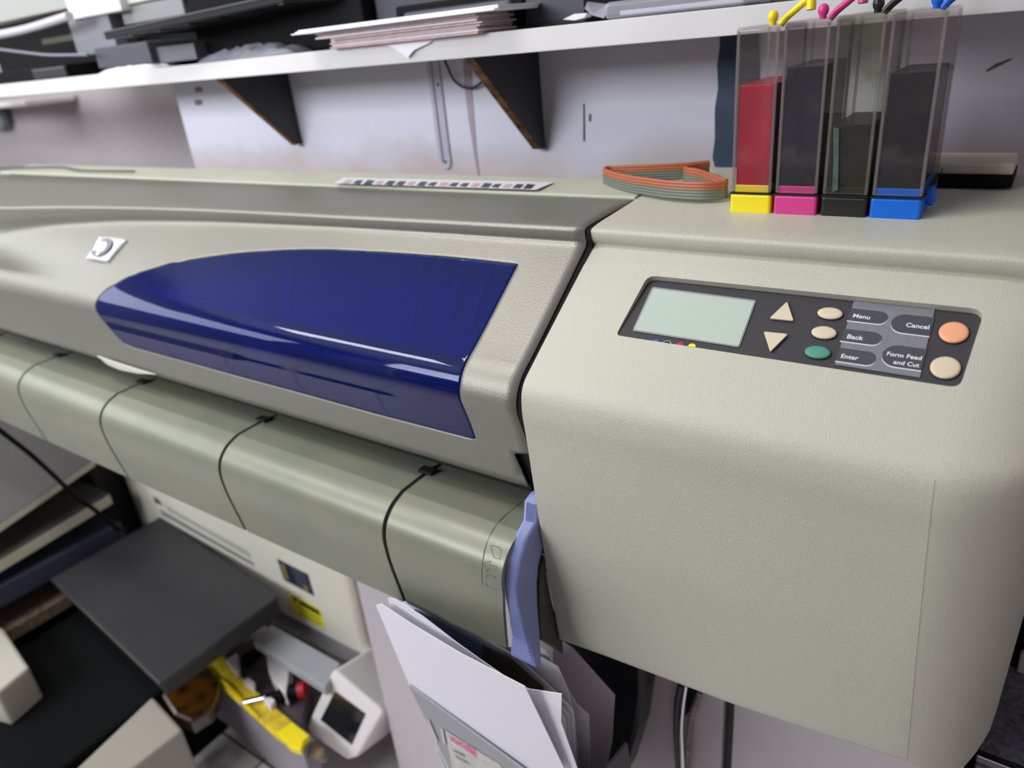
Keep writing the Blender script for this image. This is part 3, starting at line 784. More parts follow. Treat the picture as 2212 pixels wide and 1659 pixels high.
# low beige and black device behind the tanks
DV = empty('small_device', (-.08, 1.04, -.2075), 'low beige topped black device lying behind the blue based tank', 'device')
q0 = at_y(2000, 385, .99); q1 = at_y(2180, 383, 1.00)
box('top_cover', -.150, -.0300, 1.005, 1.075, -.1935, -.1800, mat('warm beige plastic', (196, 188, 172), .4), DV, bevel=.003)
box('black_body', -.150, -.0290, 1.000, 1.072, -.2065, -.1935, BLACK, DV, bevel=.002)
box('cover_seam', -.1005, -.1000, 1.0045, 1.006, -.1925, -.186, GAP, DV, bevel=0)

# ------------------------------------------------------------------ wall shelf and brackets
SZ0, SZ1 = -.0265, .0055
tag(box('wall_shelf', -3.2, .618, 1.0, 1.20, SZ0, SZ1, WHITEP, bevel=.001), 'long thick white shelf board crossing the wall above the printer', 'shelf')
def bracket(xp, pf, pt, lab):
    x = xp; B = empty('shelf_bracket', (x, 1.19, -.2), lab, 'shelf bracket', 'triangular shelf brackets')
    tip = at_y(*pt, 1.198); fr = at_x(*pf, x); yf = fr.y*(SZ0/fr.z) if fr.z < 0 else fr.y
    yf = max(1.004, fr.y+(fr.y-tip.y)/(fr.z-tip.z)*(SZ0-fr.z))
    poly = [Vector((x, 1.199, SZ0-.0004)), Vector((x, yf, SZ0-.0004)), Vector((x, 1.185, tip.z)), Vector((x, 1.199, tip.z))]
    prism('bracket_plate', poly, (-.016, 0, 0), BLK2, B, bevel=.001)
    a, b = poly[1], poly[2]
    ex = [Vector((x+.0006, a.y-.0015, a.z)), Vector((x-.0166, a.y-.0015, a.z)), Vector((x-.0166, b.y-.0015, b.z)), Vector((x+.0006, b.y-.0015, b.z))]
    prism('raw_edge', ex, (0, -.0015, -.001), RUSTE, B)
bracket(-.770, (1032, 135), (1176, 318), 'dark triangular shelf bracket with a chipped brown edge, near the ink tanks')
bracket(-1.443, (490, 178), (655, 310), 'dark triangular shelf bracket left of the metal wall strip')
# metal strip bracket
MS = empty('metal_wall_strip', (-1.015, 1.195, -.13), 'pale grey metal strip with rounded end screwed to the wall', 'metal strip')
zt_, zb_ = SZ0-.0005, -.222
pts = [Vector((-.999, 1.199, zt_)), Vector((-1.030, 1.199, zt_)), Vector((-1.030, 1.199, zb_))]+[Vector((-1.0145-.0155*math.cos(t), 1.199, zb_-.0155*math.sin(t))) for t in [math.pi*k/10 for k in range(1, 10)]]+[Vector((-.999, 1.199, zb_))]
prism('strip_plate', pts, (0, -.003, 0), STEEL, MS, bevel=.001)
box('strip_ridge', -1.0235, -1.0165, 1.1925, 1.1965, zb_, zt_, STEEL, MS, bevel=.002)
for z in (-.075, -.222): lathe('screw', [(.0035, 0), (.003, .001), (.001, .0014)], (-1.007 if z > -.1 else -1.012, 1.196, z), (0, -1, 0), mat('dark screw', (60, 80, 84), .4, metal=.5), MS, seg=12)
tag(tube('hanging_cable', [at_y(u, v, 1.19) for u, v in [(960, 128), (967, 145), (980, 172), (1000, 188), (1020, 190), (1038, 180), (1050, 165), (1062, 140)]], .0024, mat('black cable', (38, 44, 48), .5)), 'thin black cable hanging in a loop under the shelf beside the metal strip', 'cable')
tag(prism('blue_wall_strip', [at_y(u, v, 1.199) for u, v in [(1556, 68), (1556, 100), (1550, 140), (1552, 190), (1545, 235), (1545, 300), (1540, 340), (1545, 360), (1640, 360), (1640, 60)]], (0, -.002, 0), mat('dark blue paint', (52, 72, 96), .6, mottle=.5, mscale=14, col2=(36, 50, 70))), 'ragged dark blue strip on the wall behind the leftmost ink tank', 'wall strip')
tag(prism('drip_stain', [at_y(u, v, 1.1995) for u, v in [(1000, 130), (1018, 130), (1020, 200), (1024, 250), (1030, 330), (1037, 388), (1033, 388), (1022, 320), (1013, 260), (1005, 200)]], (0, -.0006, 0), mat('pink drip', (176, 160, 170), .6)), 'narrow pinkish drip mark running down the wall', 'stain')
for px, l in (([(1260, 224), (1263, 224), (1264, 304), (1260, 306)], 'long dark tick mark on the wall'), ([(1273, 246), (1277, 246), (1277, 262), (1272, 262)], 'short dark tick mark on the wall, right of the long one')):
    tag(prism('wall_mark', [at_y(u, v, 1.1995) for u, v in px], (0, -.0005, 0), mat('dark mark', (70, 76, 86), .6)), l, 'mark')
tag(prism('wall_scuff', [at_y(u, v, 1.1995) for u, v in [(2128, 153), (2150, 138), (2182, 126), (2186, 128), (2160, 142), (2132, 155)]], (0, -.0005, 0), mat('scuff', (120, 108, 110), .6)), 'dark diagonal scuff on the wall right of the ink tanks', 'mark')
for i, v0 in enumerate((188, 216)):
    tag(prism('wall_mark', [at_y(u, v, 1.1995) for u, v in [(420, v0), (436, v0-1), (438, v0+10), (423, v0+12)]], (0, -.0005, 0), mat('brown mark', (150, 138, 138), .6, mottle=.3, mscale=300)), ('upper' if i == 0 else 'lower')+' of two faint printed marks near the wall corner', 'mark')
# white roll and grey fixture on the recessed wall at far left
tag(box('wall_rail', -3.9, at_y(50, 216, 1.36).x, 1.36, 1.55, -.075, -.052, WHITEP, bevel=.008), 'short white rail in the recess under the far left of the shelf', 'rail')
tag(prism('valve', [at_y(u, v, 1.54) for u, v in [(-30, 232), (12, 234), (22, 262), (20, 278), (4, 280), (-30, 276)]], (0, -.03, 0), mat('grey green fixture', (110, 122, 122), .5), bevel=.006), 'small grey fixture on the recessed wall at the far left', 'fixture')
tag(tube('thin_cable', [at_z(u, v, -.203) for u, v in [(-20, 364), (60, 362), (130, 361), (165, 367), (200, 369), (290, 370)]], .0022, mat('black cable 2', (50, 44, 48), .5)), 'thin black cable lying on the printer rear edge at the far left', 'cable')

# ------------------------------------------------------------------ things on the shelf
zs = SZ1
# paper stack
rnd = random.Random(3)
def sheetstack(name, n, x0, x1, y0, y1, z, th, mats, lab, jit=.006, rot=0):
    for k in range(n):
        a = rnd.uniform(-jit, jit); b = rnd.uniform(-jit, jit); c = math.radians(rot+rnd.uniform(-1.2, 1.2))
        cx, cy = (x0+x1)/2, (y0+y1)/2; V = []
        for (px, py) in ((x0, y0), (x1, y0), (x1, y1), (x0, y1)):
            dx, dy = px-cx+a, py-cy+b; V.append(Vector((cx+dx*math.cos(c)-dy*math.sin(c), cy+dx*math.sin(c)+dy*math.cos(c), z+k*th)))
        tag(prism(name, V, (0, 0, th*.82), mats[k % len(mats)], bevel=0), lab, 'paper', 'stacked papers on the shelf')
sheetstack('paper_bundle', 5, -1.060, -.735, .985, 1.180, zs+.0005, .0034, [PINKP, PAPER2], 'thin pinkish or greyish bundle in the lower half of the paper stack on the shelf')
sheetstack('paper_bundle', 3, -1.085, -.735, .980, 1.185, zs+.0180, .0034, [PAPER2, PINKP], 'thin paper bundle jutting left in the middle of the paper stack on the shelf')
sheetstack('paper_bundle', 3, -1.125, -.690, .968, 1.190, zs+.0285, .0024, [PAPER], 'white paper bundle on top of the stack on the white shelf')
fold = [(-.948, .998, zs+.0002), (-.835, .998, zs+.0002), (-.845, .9955, .000), (-.878, .9945, -.008), (-.895, .994, -.019), (-.912, .9945, -.008), (-.930, .9955, .001)]
tag(prism('drooping_sheet', fold, (0, .0006, 0), PAPER), 'white paper corner drooping over the front edge of the shelf', 'paper')
# big dark printer body behind the stack
D1 = empty('dark_office_printer', (-.9, 1.12, zs), 'dark slate office printer behind the paper stack on the shelf', 'printer')
box('printer_body', -1.04, -.60, 1.085, 1.195, zs, .30, mat('slate plastic', (44, 45, 56), .45), D1, bevel=.008)
box('cassette_front', -.965, -.735, 1.072, 1.09, zs+.01, .052, mat('slate plastic light', (60, 62, 76), .45), D1, bevel=.008)
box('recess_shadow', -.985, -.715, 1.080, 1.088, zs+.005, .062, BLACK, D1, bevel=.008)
tag(box('black_cassette', -.60, -.47, 1.06, 1.19, zs, .30, BLACK, bevel=.006), 'black box on the shelf right of the slate office printer', 'box')
tag(box('grey_cassette', -.465, -.36, 1.07, 1.19, zs, .30, mat('grey slate', (52, 54, 66), .5), bevel=.006), 'grey slate box behind the plastic wrapped packet', 'box')
# black printer with projecting tray
D2 = empty('black_office_printer', (-1.3, 1.1, zs), 'black office printer with a long tray projecting over the shelf', 'printer')
box('printer_body', -1.55, -1.045, 1.06, 1.195, zs, .30, BLACK, D2, bevel=.006)
A = at_y(228, 86, .93); B = at_y(612, 6, .98); Bv = at_y(812, 62, 1.10)
tr = [A, B, B+Vector((.16, .16, -.006)), A+Vector((.10, .20, .0))]
prism('output_tray', tr, (0, 0, .016), mat('black tray plastic', (20, 20, 22), .35, .25), D2, bevel=.002)
for k in range(5):
    t = .15+k*.17; p = A.lerp(B, t)+Vector((0, .01, -.0012)); q = p+Vector((.11, .17, -.002))
    tube('tray_rib', [p, q], .0022, BLACK, D2, seg=6, sub=1)
tube('tray_edge', [A+Vector((0, -.001, .013)), B+Vector((0, -.001, .013))], .0016, mat('grey trim', (92, 92, 96), .3), D2, seg=6, sub=1)
lathe('tray_roller', [(.006, 0), (.006, .012)], B+Vector((-.02, .006, .004)), (1, 0, 0), GREYP, D2, seg=14)
# pale printer
D3 = empty('pale_office_printer', (-1.9, 1.1, zs), 'pale grey office printer with dark open front at the left of the shelf', 'printer')
def ybox(name, px0, px1, v0, v1, y, dep, m, par, bevel=.003):
    a = at_y(px0, v1, y); b = at_y(px1, v0, y); zlo = at_y((px0+px1)/2, v1, y).z; zhi = at_y((px0+px1)/2, v0, y).z
    return box(name, a.x, b.x, y, y+dep, max(zlo, zs), zhi, m, par, bevel=bevel)
ybox('front_panel', 150, 245, -40, 36, 1.06, .13, mat('pale grey plastic', (206, 204, 204), .4), D3)
ybox('front_column', 168, 232, 34, 118, 1.07, .12, mat('mid grey plastic', (120, 122, 128), .5), D3)
ybox('side_panel', 252, 385, -60, 2, 1.08, .11, mat('pale green grey plastic', (196, 200, 190), .4), D3)
ybox('lower_panel', 266, 392, 2, 45, 1.085, .11, mat('grey plastic', (128, 130, 130), .4), D3)
box('dark_interior', -1.99, -1.62, 1.13, 1.196, zs, .30, BLACK, D3)
D4 = empty('multifunction_printer', (-2.3, 1.1, zs), 'black and pale multifunction printer at the far left end of the shelf', 'printer')
tube('front_lip', [at_y(u, v, 1.01) for u, v in [(-20, 78), (60, 62), (150, 34)]], .010, mat('pale lip', (190, 186, 194), .35), D4)
ybox('scanner_bed', -60, 148, -60, 40, 1.10, .09, mat('pale top', (160, 162, 156), .5), D4)
tube('arched_guide', [at_y(u, v, .99) for u, v in [(-20, 104), (50, 113), (110, 119), (190, 118)]], .0035, mat('lilac trim', (120, 116, 134), .3), D4)
box('dark_interior', -2.75, -2.0, 1.165, 1.196, zs, .30, BLACK, D4)
box('paper_cassette', -2.42, -2.02, 1.005, 1.12, zs, zs+.030, BLACK, D4, bevel=.003)
box('cassette_rim', -2.19, -2.02, .998, 1.006, zs+.002, zs+.026, mat('dark rim', (40, 41, 48), .3), D4, bevel=.003)
ybox('green_board', 90, 175, 78, 92, 1.08, .01, mat('olive strip', (78, 84, 66), .6), D4)
# small grey boxes
tag(ybox('grey_case', 212, 318, 96, 143, 1.012, .10, mat('grey case', (66, 68, 76), .5), None, .003), 'small grey case standing on the shelf left of the black tray', 'case')
tag(ybox('grey_carton', 330, 418, 98, 134, 1.03, .10, mat('light grey carton', (112, 112, 116), .5), None, .002), 'light grey carton under the projecting black tray', 'carton')
def crumple(name, u0, u1, v0, v1, y, m, lab, cat, sd=1):
    r2 = random.Random(sd); a = at_y(u0, v1, y); b = at_y(u1, v1, y); h = abs(at_y((u0+u1)/2, v0, y).z-at_y((u0+u1)/2, v1, y).z); n1, n2 = 22, 7; V = []; F = []
    for i in range(n1):
        for j in range(n2):
            t = i/(n1-1); s = j/(n2-1); e = math.sin(math.pi*s)**.6*math.sin(math.pi*min(1, t*1.0+.02))**.35
            V.append((a.x+(b.x-a.x)*t+r2.uniform(-.004, .004), y+.07*s, zs+.0008+max(0, h*e*r2.uniform(.55, 1.05))))
    for i in range(n1-1):
        for j in range(n2-1): F.append((i*n2+j, (i+1)*n2+j, (i+1)*n2+j+1, i*n2+j+1))
    base = len(V)
    tag(mesh(name, V, F, m, None, solid=.0006), lab, cat)
crumple('crumpled_tissue', 212, 336, 133, 152, 1.003, PAPER2, 'crumpled white tissue lying on the left part of the shelf', 'tissue', 4)
crumple('crumpled_bag', 427, 628, 103, 133, 1.004, mat('grey plastic bag', (150, 150, 162), .35), 'crumpled grey plastic bag on the shelf left of the paper stack', 'plastic bag', 8)
# wrapped packet
WP = empty('wrapped_packet', (-.4, 1.05, zs), 'flat packet in clear plastic wrap on the shelf above the blue wall strip', 'packet')
W0 = at_y(1316, 26, 1.0)
box('wrap', -.535, -.34, 1.003, 1.12, zs+.0005, zs+.022, FILM, WP, bevel=.006)
box('packet_sheet', -.515, -.345, 1.012, 1.11, zs+.004, zs+.010, PAPER, WP, bevel=.001)
box('packet_cover', -.512, -.345, 1.012, 1.11, zs+.010, zs+.018, mat('dark slate sheet', (70, 72, 82), .4), WP, bevel=.001)
mesh('wrap_tail', [(-.535, 1.004, zs+.003), (-.535, 1.02, zs+.020), (-.560, 1.004, zs+.026), (-.566, 1.006, zs+.018), (-.552, 1.004, zs+.008)], [(0, 1, 2, 3, 4)], FILM, WP, solid=.001)
tag(prism('curled_label', [at_y(u, v, 1.02) for u, v in [(1216, 42), (1240, 30), (1268, 28), (1262, 38), (1240, 44)]], (0, .02, 0), PAPER2), 'small curled white label between the paper stack and wrapped packet', 'label')

# ------------------------------------------------------------------ below the printer
# cabinet carrying the printer's right part
CB = empty('cabinet', (-.5, 1.0, ZF), 'pinkish grey cabinet standing under the right part of the printer', 'cabinet')
CABM = mat('pinkish grey laminate', (204, 196, 200), .5, mottle=.02, mscale=6)
xg = -.254
box('door', -1.080, xg-.009, .800, .815, ZF+.02, -.812, CABM, CB)
box('door', xg+.007, .045, .800, .815, ZF+.02, -.812, CABM, CB)
box('carcass', -1.080, .045, .816, 1.19, ZF, -.809, mat('cabinet carcass', (60, 56, 58), .6), CB)
box('worktop', -1.080, .045, .800, 1.19, -.808, -.778, CABM, CB)
# chrome belts hanging on the cabinet front
BH = empty('belt', (-.32, .79, -1.0), 'dark belt with a shiny chrome edge hanging in front of the cabinet', 'belt')
for nm, pl, r, m in (('chrome_edge', [(1482, 1480), (1476, 1520), (1472, 1570), (1474, 1620), (1477, 1680)], .0042, CHROME), ('dark_strap', [(1470, 1480), (1463, 1520), (1461, 1570), (1463, 1620), (1466, 1680)], .005, mat('dark strap', (50, 52, 56), .5)), ('beaded_strap', [(1512, 1495), (1503, 1520), (1492, 1550), (1487, 1600), (1484, 1680)], .0045, mat('beaded strap', (140, 132, 128), .4, mottle=.5, mscale=160))):
    tube(nm, [at_y(u, v, .785) for u, v in pl], r, m, BH)
prism('dark_flap', [at_y(u, v, .79) for u, v in [(1484, 1482), (1512, 1492), (1506, 1512), (1494, 1532), (1480, 1548)]], (0, .003, 0), BLACK, BH)

# dark bag between papers and cabinet
tag(prism('black_bag', [at_y(u, v, .74) for u, v in [(1180, 1330), (1390, 1430), (1392, 1500), (1380, 1580), (1350, 1680), (1230, 1680), (1210, 1480)]], (0, .05, 0), mat('black bag', (20, 20, 23), .35, mottle=.5, mscale=20, grain=.5, gscale=40), bevel=.01), 'black bag hanging between the paper file and the cabinet', 'bag')

# file holder
FH = empty('file_holder', (-.55, .57, -1.15), 'grey plastic file holder stuffed with white papers below the lever', 'file holder')
u1 = Vector((.994, -.109, 0)); u2 = Vector((.109, .994, 0)); o0 = at_y(883, 1481, .568)
HG = mat('grey holder plastic', (150, 153, 158), .45)
lean = Vector((0, .14, -1)).normalized()
TL = o0; LEN = .33
th_poly = [TL, TL+u1*LEN+Vector((0, 0, -.012)), TL+u1*LEN+lean*.34, TL+lean*.34+u1*.045]
prism('front_wall', th_poly, u2*.004, HG, FH, bevel=.001)
bk = [p+u2*.125+Vector((0, 0, .0)) for p in th_poly]
prism('side_wall', [th_poly[0], th_poly[3], bk[3], bk[0]+Vector((0, 0, 0))], u1*.004, HG, FH)
prism('side_wall', [th_poly[1], th_poly[2], bk[2], bk[1]], -u1*.004, mat('holder side painted shade', (84, 87, 92), .5), FH)  # same holder plastic, with its shadow put into a darker colour
prism('holder_floor', [th_poly[3], th_poly[2], bk[2], bk[3]], Vector((0, 0, .004)), HG, FH)
nF = u1.cross(lean); nF = nF if nF.y < 0 else -nF
def hpt(u, v, l=.0012): return at_p(u, v, TL+nF*l, nF)
for px in ([(922, 1552), (928, 1556), (947, 1600), (940, 1605)], [(951, 1572), (958, 1577), (964, 1608), (958, 1605)], [(940, 1618), (947, 1621), (966, 1662), (956, 1662)]):
    prism('slot_rib', [hpt(u, v) for u, v in px], nF*.001, mat('light grey rib', (190, 192, 196), .4), FH)
lab = [hpt(u, v) for u, v in [(962, 1578), (1080, 1652), (1130, 1720), (985, 1700)]]
prism('holder_label', lab, nF*.0004, mat('cream label', (214, 208, 204), .5, mottle=.1, mscale=80, col2=(180, 190, 170)), FH)
prism('label_band', [hpt(u, v, .0017) for u, v in [(970, 1588), (1026, 1618), (1031, 1636), (976, 1601)]], nF*.0003, mat('pink band', (206, 70, 130), .5, mottle=.3, mscale=200, col2=(226, 160, 190)), FH)
a_, b_ = hpt(973, 1603, .0022), hpt(1029, 1633, .0022)
text('label_text', 'Office', .0145, a_+Vector((.004, 0, -.0015)), b_-a_, Vector((0, 0, 1)), LABW, FH, bold=.0004)
c_, d_ = hpt(978, 1622, .0022), hpt(1040, 1652, .0022)
text('label_text', 'Details', .013, c_, d_-c_, Vector((0, 0, 1)), mat('label ink', (90, 92, 96), .5), FH)
text('label_text', 'File Box', .011, c_+Vector((.006, 0, -.014)), d_-c_, Vector((0, 0, 1)), bpy.data.materials['label ink'], FH)

# papers in the holder: (pixel outline, y at the top, lean, material, label)
def sheet(px, y, ln, m, lab, th=.0008, yaw=0, bev=0):
    px = [(u, min(v, 1668)) for u, v in px]; ln *= .6
    nn = Vector((math.sin(math.radians(yaw)), -1, -ln)).normalized(); p0 = at_y(px[0][0], px[0][1], y)
    P = [at_p(u, v, p0, nn) for u, v in px]
    tag(prism('paper_sheet', P, -nn*th, m), lab, 'paper', 'papers in the grey file holder')
sheet([(838, 1292), (852, 1294), (911, 1330), (982, 1385), (1038, 1425), (1090, 1461), (1140, 1488), (1213, 1499), (1212, 1560), (1250, 1720), (972, 1720), (892, 1500), (868, 1440)], .546, .25, PAPER, 'white folded folder with a rounded top left corner behind the front sheet', yaw=-6)
sheet([(812, 1308), (822, 1304), (891, 1349), (998, 1413), (1134, 1483), (1190, 1600), (1222, 1720), (976, 1720), (884, 1480)], .534, .32, PAPER, 'large blank white sheet leaning at the front of the file holder', yaw=-6)
sheet([(1132, 1484), (1170, 1500), (1176, 1512), (1222, 1680), (1185, 1680)], .553, .25, PAPER, 'narrow white sheet edge just right of the large front sheet', yaw=-6)
sheet([(895, 1316), (951, 1346), (1010, 1376), (1060, 1405), (1180, 1500), (1180, 1720), (990, 1720), (900, 1480)], .572, .2, BLUEP, 'blue card showing between the open white folders')
sheet([(1042, 1394), (1102, 1421), (1173, 1484), (1180, 1720), (1045, 1720)], .569, .2, DARKW, 'dark brown card beside the blue card in the file')
sheet([(868, 1292), (960, 1332), (1050, 1380), (1110, 1414), (1185, 1480), (1225, 1520), (1240, 1720), (990, 1720), (890, 1480)], .582, .2, PAPER, 'white folder leaf standing right behind the blue card')
sheet([(1055, 1385), (1160, 1415), (1205, 1440), (1224, 1484), (1232, 1510), (1242, 1560), (1250, 1720), (1060, 1720)], .600, .2, PAPER, 'white sheet with a torn rounded corner behind the lever tip')
sheet([(1120, 1395), (1175, 1400), (1245, 1520), (1272, 1545), (1275, 1720), (1120, 1720)], .612, .2, PAPER2, 'greyish sheet behind the torn corner sheet')
sheet([(1195, 1372), (1235, 1398), (1328, 1502), (1322, 1600), (1308, 1720), (1190, 1720)], .662, .2, mat('pinkish white paper', (216, 204, 216), .7, .2), 'pinkish white sheet with a sharp corner, rightmost in the file')
for i in range(6):
    u = 1178+i*9; v = 1560-i*8
    sheet([(u-28, v-10), (u+3, v), (u+16, v+18), (u+22, 1720), (u-10, 1720)], .560+i*.006, .22, (PAPER if i % 2 else PAPER2), ['white sheet edge standing nearest in the right hand fan of the file', 'grey sheet edge second in the right hand fan of the file', 'white sheet edge third in the right hand fan of the file', 'grey sheet edge fourth in the right hand fan of the file', 'white sheet edge fifth in the right hand fan of the file', 'grey sheet edge at the back of the right hand fan'][i])

# engraving machine under the printer, its table and tray
YM = .90
MC = empty('cream_machine', (-1.7, 1.0, -1.46), 'cream machine with a dark keypad label standing under the printer', 'machine')
box('machine_body', -2.30, -1.238, YM, 1.19, -1.457, -.80, CREAM, MC, bevel=.03, bseg=5)
def mq(u, v, l=0): return at_y(u, v, YM-l)
for nm, px, m, l in (('vent_slot', [(330, 1072), (342, 1080), (352, 1092), (336, 1086)], GAP, .001), ('long_recess', [(352, 1088), (535, 1190), (545, 1208), (365, 1105)], CREAMD, .001), ('long_slot', [(345, 1100), (545, 1215), (550, 1224), (350, 1112)], mat('slot shade', (136, 140, 130), .5), .0015)):
    prism(nm, [mq(u, v, l) for u, v in px], (0, .0012, 0), m, MC)
KP = empty('keypad_label'); KP.parent = MC; KP.location = mq(640, 1247)-wloc(MC)
prism('keypad_film', [mq(u, v, .001) for u, v in [(598, 1207), (665, 1241), (679, 1288), (614, 1253)]], (0, .0012, 0), mat('navy label', (42, 48, 66), .4), KP)
for u, v in [(611, 1223), (615, 1234), (619, 1246), (661, 1271)]:
    c = mq(u, v, .0018); lathe('keypad_mark', [(.009, 0), (.009, .0006)], c, (0, -1, 0), mat('mustard mark', (150, 132, 60), .5), KP, seg=12)
for k in range(5):
    a = mq(628+k*4, 1226+k*9, .0018); b = a+Vector((.055, 0, 0))
    tube('keypad_text_row', [a, b], .0012, mat('label text tone', (92, 92, 110), .5), KP, seg=5, sub=1)
WL = empty('warning_label'); WL.parent = MC; WL.location = mq(665, 1318)-wloc(MC)
prism('warning_film', [mq(u, v, .001) for u, v in [(623, 1279), (690, 1316), (704, 1361), (638, 1325)]], (0, .0012, 0), mat('warning yellow', (240, 232, 50), .5), WL)
prism('warning_header', [mq(u, v, .0018) for u, v in [(629, 1286), (688, 1319), (692, 1331), (634, 1297)]], (0, .0006, 0), mat('warning olive', (72, 66, 32), .5), WL)
prism('warning_triangle', [mq(u, v, .0024) for u, v in [(642, 1294), (650, 1303), (640, 1300)]], (0, .0004, 0), YEL, WL)
tg = [mq(u, v, .0018) for u, v in [(650, 1312), (690, 1334)]]
for k in range(2):
    a = mq(644+k*3, 1312+k*12, .0018); b = mq(690+k*4, 1338+k*11, .0018); tube('warning_text_row', [a, b], .001, bpy.data.materials['warning olive'], WL, seg=5, sub=1)
# tray in front
TY = empty('black_side_tray', (-1.8, .7, -1.33), 'flat black tray projecting from the cream machine', 'tray')
tz = -1.28
tp = [at_z(u, v, tz) for u, v in [(345, 1116), (603, 1288), (343, 1478), (108, 1250)]]
tp[0] = Vector((tp[0].x, tp[0].y, tz))
prism('tray_top', [tp[0], tp[1], tp[2], tp[3]], (0, 0, -.012), mat('black tray top', (48, 48, 52), .45, mottle=.1, mscale=10), TY, bevel=.004)
bt = [tp[0]+Vector((.01, -.01, -.012)), tp[1]+Vector((-.004, -.004, -.012)), tp[2]+Vector((-.012, .012, -.012)), tp[3]+Vector((.01, .01, -.012))]
prism('tray_body', bt, (0, 0, -.045), mat('black tray body', (26, 26, 28), .5), TY, bevel=.004)
# dark cabinet of the tray
tag(box('black_trolley', -2.9, -1.68, .22, .70, ZF, -1.475, mat('black trolley', (12, 14, 14), .9, .15), bevel=.01), 'black trolley below the tray at the lower left', 'trolley')
# stacked boards at far left
XS = -2.2
def slab(y0, p0, y1, p1, th, m, lab, cat, xe=-3.2, shade_mat=None):
    a = at_x(*p0, XS); b = at_x(*p1, XS)
    d = (a-b); a2 = a+d*.5
    P = [Vector((XS, a2.y, a2.z)), Vector((XS, b.y, b.z)), Vector((XS, b.y, b.z-th)), Vector((XS, a2.y, a2.z-th))]
    E_ = empty(cat.replace(' ', '_'), (XS-.3, (a2.y+b.y)/2, min(a2.z, b.z)-th), lab, cat)
    prism('body', P, (xe-XS, 0, 0), m, E_, bevel=.002)
    if shade_mat: prism('top_shade', [P[0]+Vector((0, 0, .0005)), P[1]+Vector((0, 0, .0005)), P[1]+Vector((0, 0, .002)), P[0]+Vector((0, 0, .002))], (xe-XS, 0, 0), shade_mat, E_)
REAMSHADE = mat('grey brown painted shade', (76, 72, 70), .6)  # thin dark layer on the reams: the printer's shade painted as colour
BM = mat('ivory board', (196, 190, 170), .6); GT = mat('grey board', (120, 120, 118), .6)
slab(0, (20, 1118), 0, (203, 992), .022, BM, 'ivory paper ream uppermost in the stack at far left', 'paper ream', shade_mat=REAMSHADE)
slab(0, (0, 1210), 0, (237, 1068), .034, BM, 'ivory paper ream below the uppermost one at far left', 'paper ream', shade_mat=REAMSHADE)
slab(0, (0, 1268), 0, (262, 1130), .060, SLATE, 'slate blue metal drawer under the reams at far left', 'drawer')
slab(0, (0, 1372), 0, (152, 1283), .040, PBOARD, 'brown particle board shelf end at the lower left', 'shelf board')
tag(box('dark_rack', -3.3, -2.31, .82, 1.15, ZF, -.85, mat('dark rack', (16, 16, 18), .6), bevel=.004), 'dark rack behind the reams at far left', 'rack')
tag(tube('black_power_cable', [at_x(u, v, -2.12) for u, v in [(-30, 905), (0, 930), (70, 985), (140, 1050), (165, 1076), (200, 1098), (258, 1146)]], .0065, BLACK), 'black power cable running diagonally past the reams at far left', 'cable')
tag(prism('cream_case', [at_z(u, v, -1.36) for u, v in [(-60, 1345), (5, 1355), (62, 1440), (-10, 1500), (-90, 1480)]], (0, 0, -.113), CREAMD, bevel=.008), 'cream plastic case at the lower left picture edge', 'case')
tag(prism('cream_box', [at_z(u, v, -1.45) for u, v in [(329, 1503), (394, 1575), (270, 1672), (100, 1720)]], (0, 0, -.29), mat('dull cream', (158, 153, 143), .55), bevel=.008), 'cream box on the floor at the bottom left', 'box')
tag(prism('amber_film_bundle', [at_z(u, v, -1.47) for u, v in [(345, 1500), (400, 1450), (440, 1430), (474, 1470), (470, 1500), (455, 1530), (410, 1560), (375, 1545)]], (0, 0, -.05), AMBER, bevel=.01), 'crumpled amber film bundle beside the cream box', 'film')

# white device with dark screen, arm and yellow taped base
zb = -1.53
HE = empty('desk_device', (-1.45, .95, ZF), 'white desk device with a dark square screen on a long grey arm', 'device')
YD = .80
def dq(u, v, y=YD): return at_y(u, v, y)
nD = Vector((.10, -1, .35)).normalized(); pD = at_y(740, 1540, .76)
def sq(u, v, l=0): return at_p(u, v, pD+nD*l, nD)
WD = mat('warm white plastic', (246, 240, 238), .45)
face = [sq(u, v) for u, v in [(716, 1452), (724, 1448), (822, 1532), (826, 1542), (770, 1636), (750, 1642), (664, 1584), (660, 1574)]]
prism('screen_head', face, -nD*.11+Vector((.01, .03, 0)), WD, HE, bevel=.006)
prism('screen', [sq(u, v, .0008) for u, v in [(724, 1493), (790, 1542), (760, 1609), (692, 1555)]], nD*.0006, mat('dark screen', (28, 30, 36), .15), HE)
za = -1.40
arm = [at_z(u, v, za) for u, v in [(586, 1348), (735, 1432), (702, 1486), (546, 1384)]]
prism('arm', arm, (0, 0, -.03), mat('light grey arm', (176, 178, 184), .4), HE, bevel=.003)
tag(prism('grey_base_table', [at_z(u, v, -1.462) for u, v in [(560, 1330), (700, 1402), (860, 1478), (880, 1440), (700, 1340), (600, 1290)]], (0, 0, -.035), mat('grey table', (160, 158, 164), .5), bevel=.003), 'low grey table under the cream machine', 'table')
BS = empty('taped_base', (-1.5, .8, ZF), 'long machine bed edged with worn yellow tape on the floor', 'machine bed')
zy = -1.50
bed = [at_z(u, v, zy) for u, v in [(560, 1375), (672, 1470), (648, 1580), (636, 1566), (480, 1430), (500, 1395)]]
prism('bed_plate', bed, (0, 0, -.06), mat('maroon grey bed', (92, 80, 86), .5, mottle=.3, mscale=14), BS, bevel=.003)
yb = [at_z(u, v, zy+.012) for u, v in [(420, 1440), (474, 1405), (535, 1476), (605, 1536), (670, 1590), (644, 1620), (598, 1592), (536, 1534), (468, 1474)]]
prism('taped_rail', yb, (0, 0, -.014), YTAPE, BS, bevel=.003)
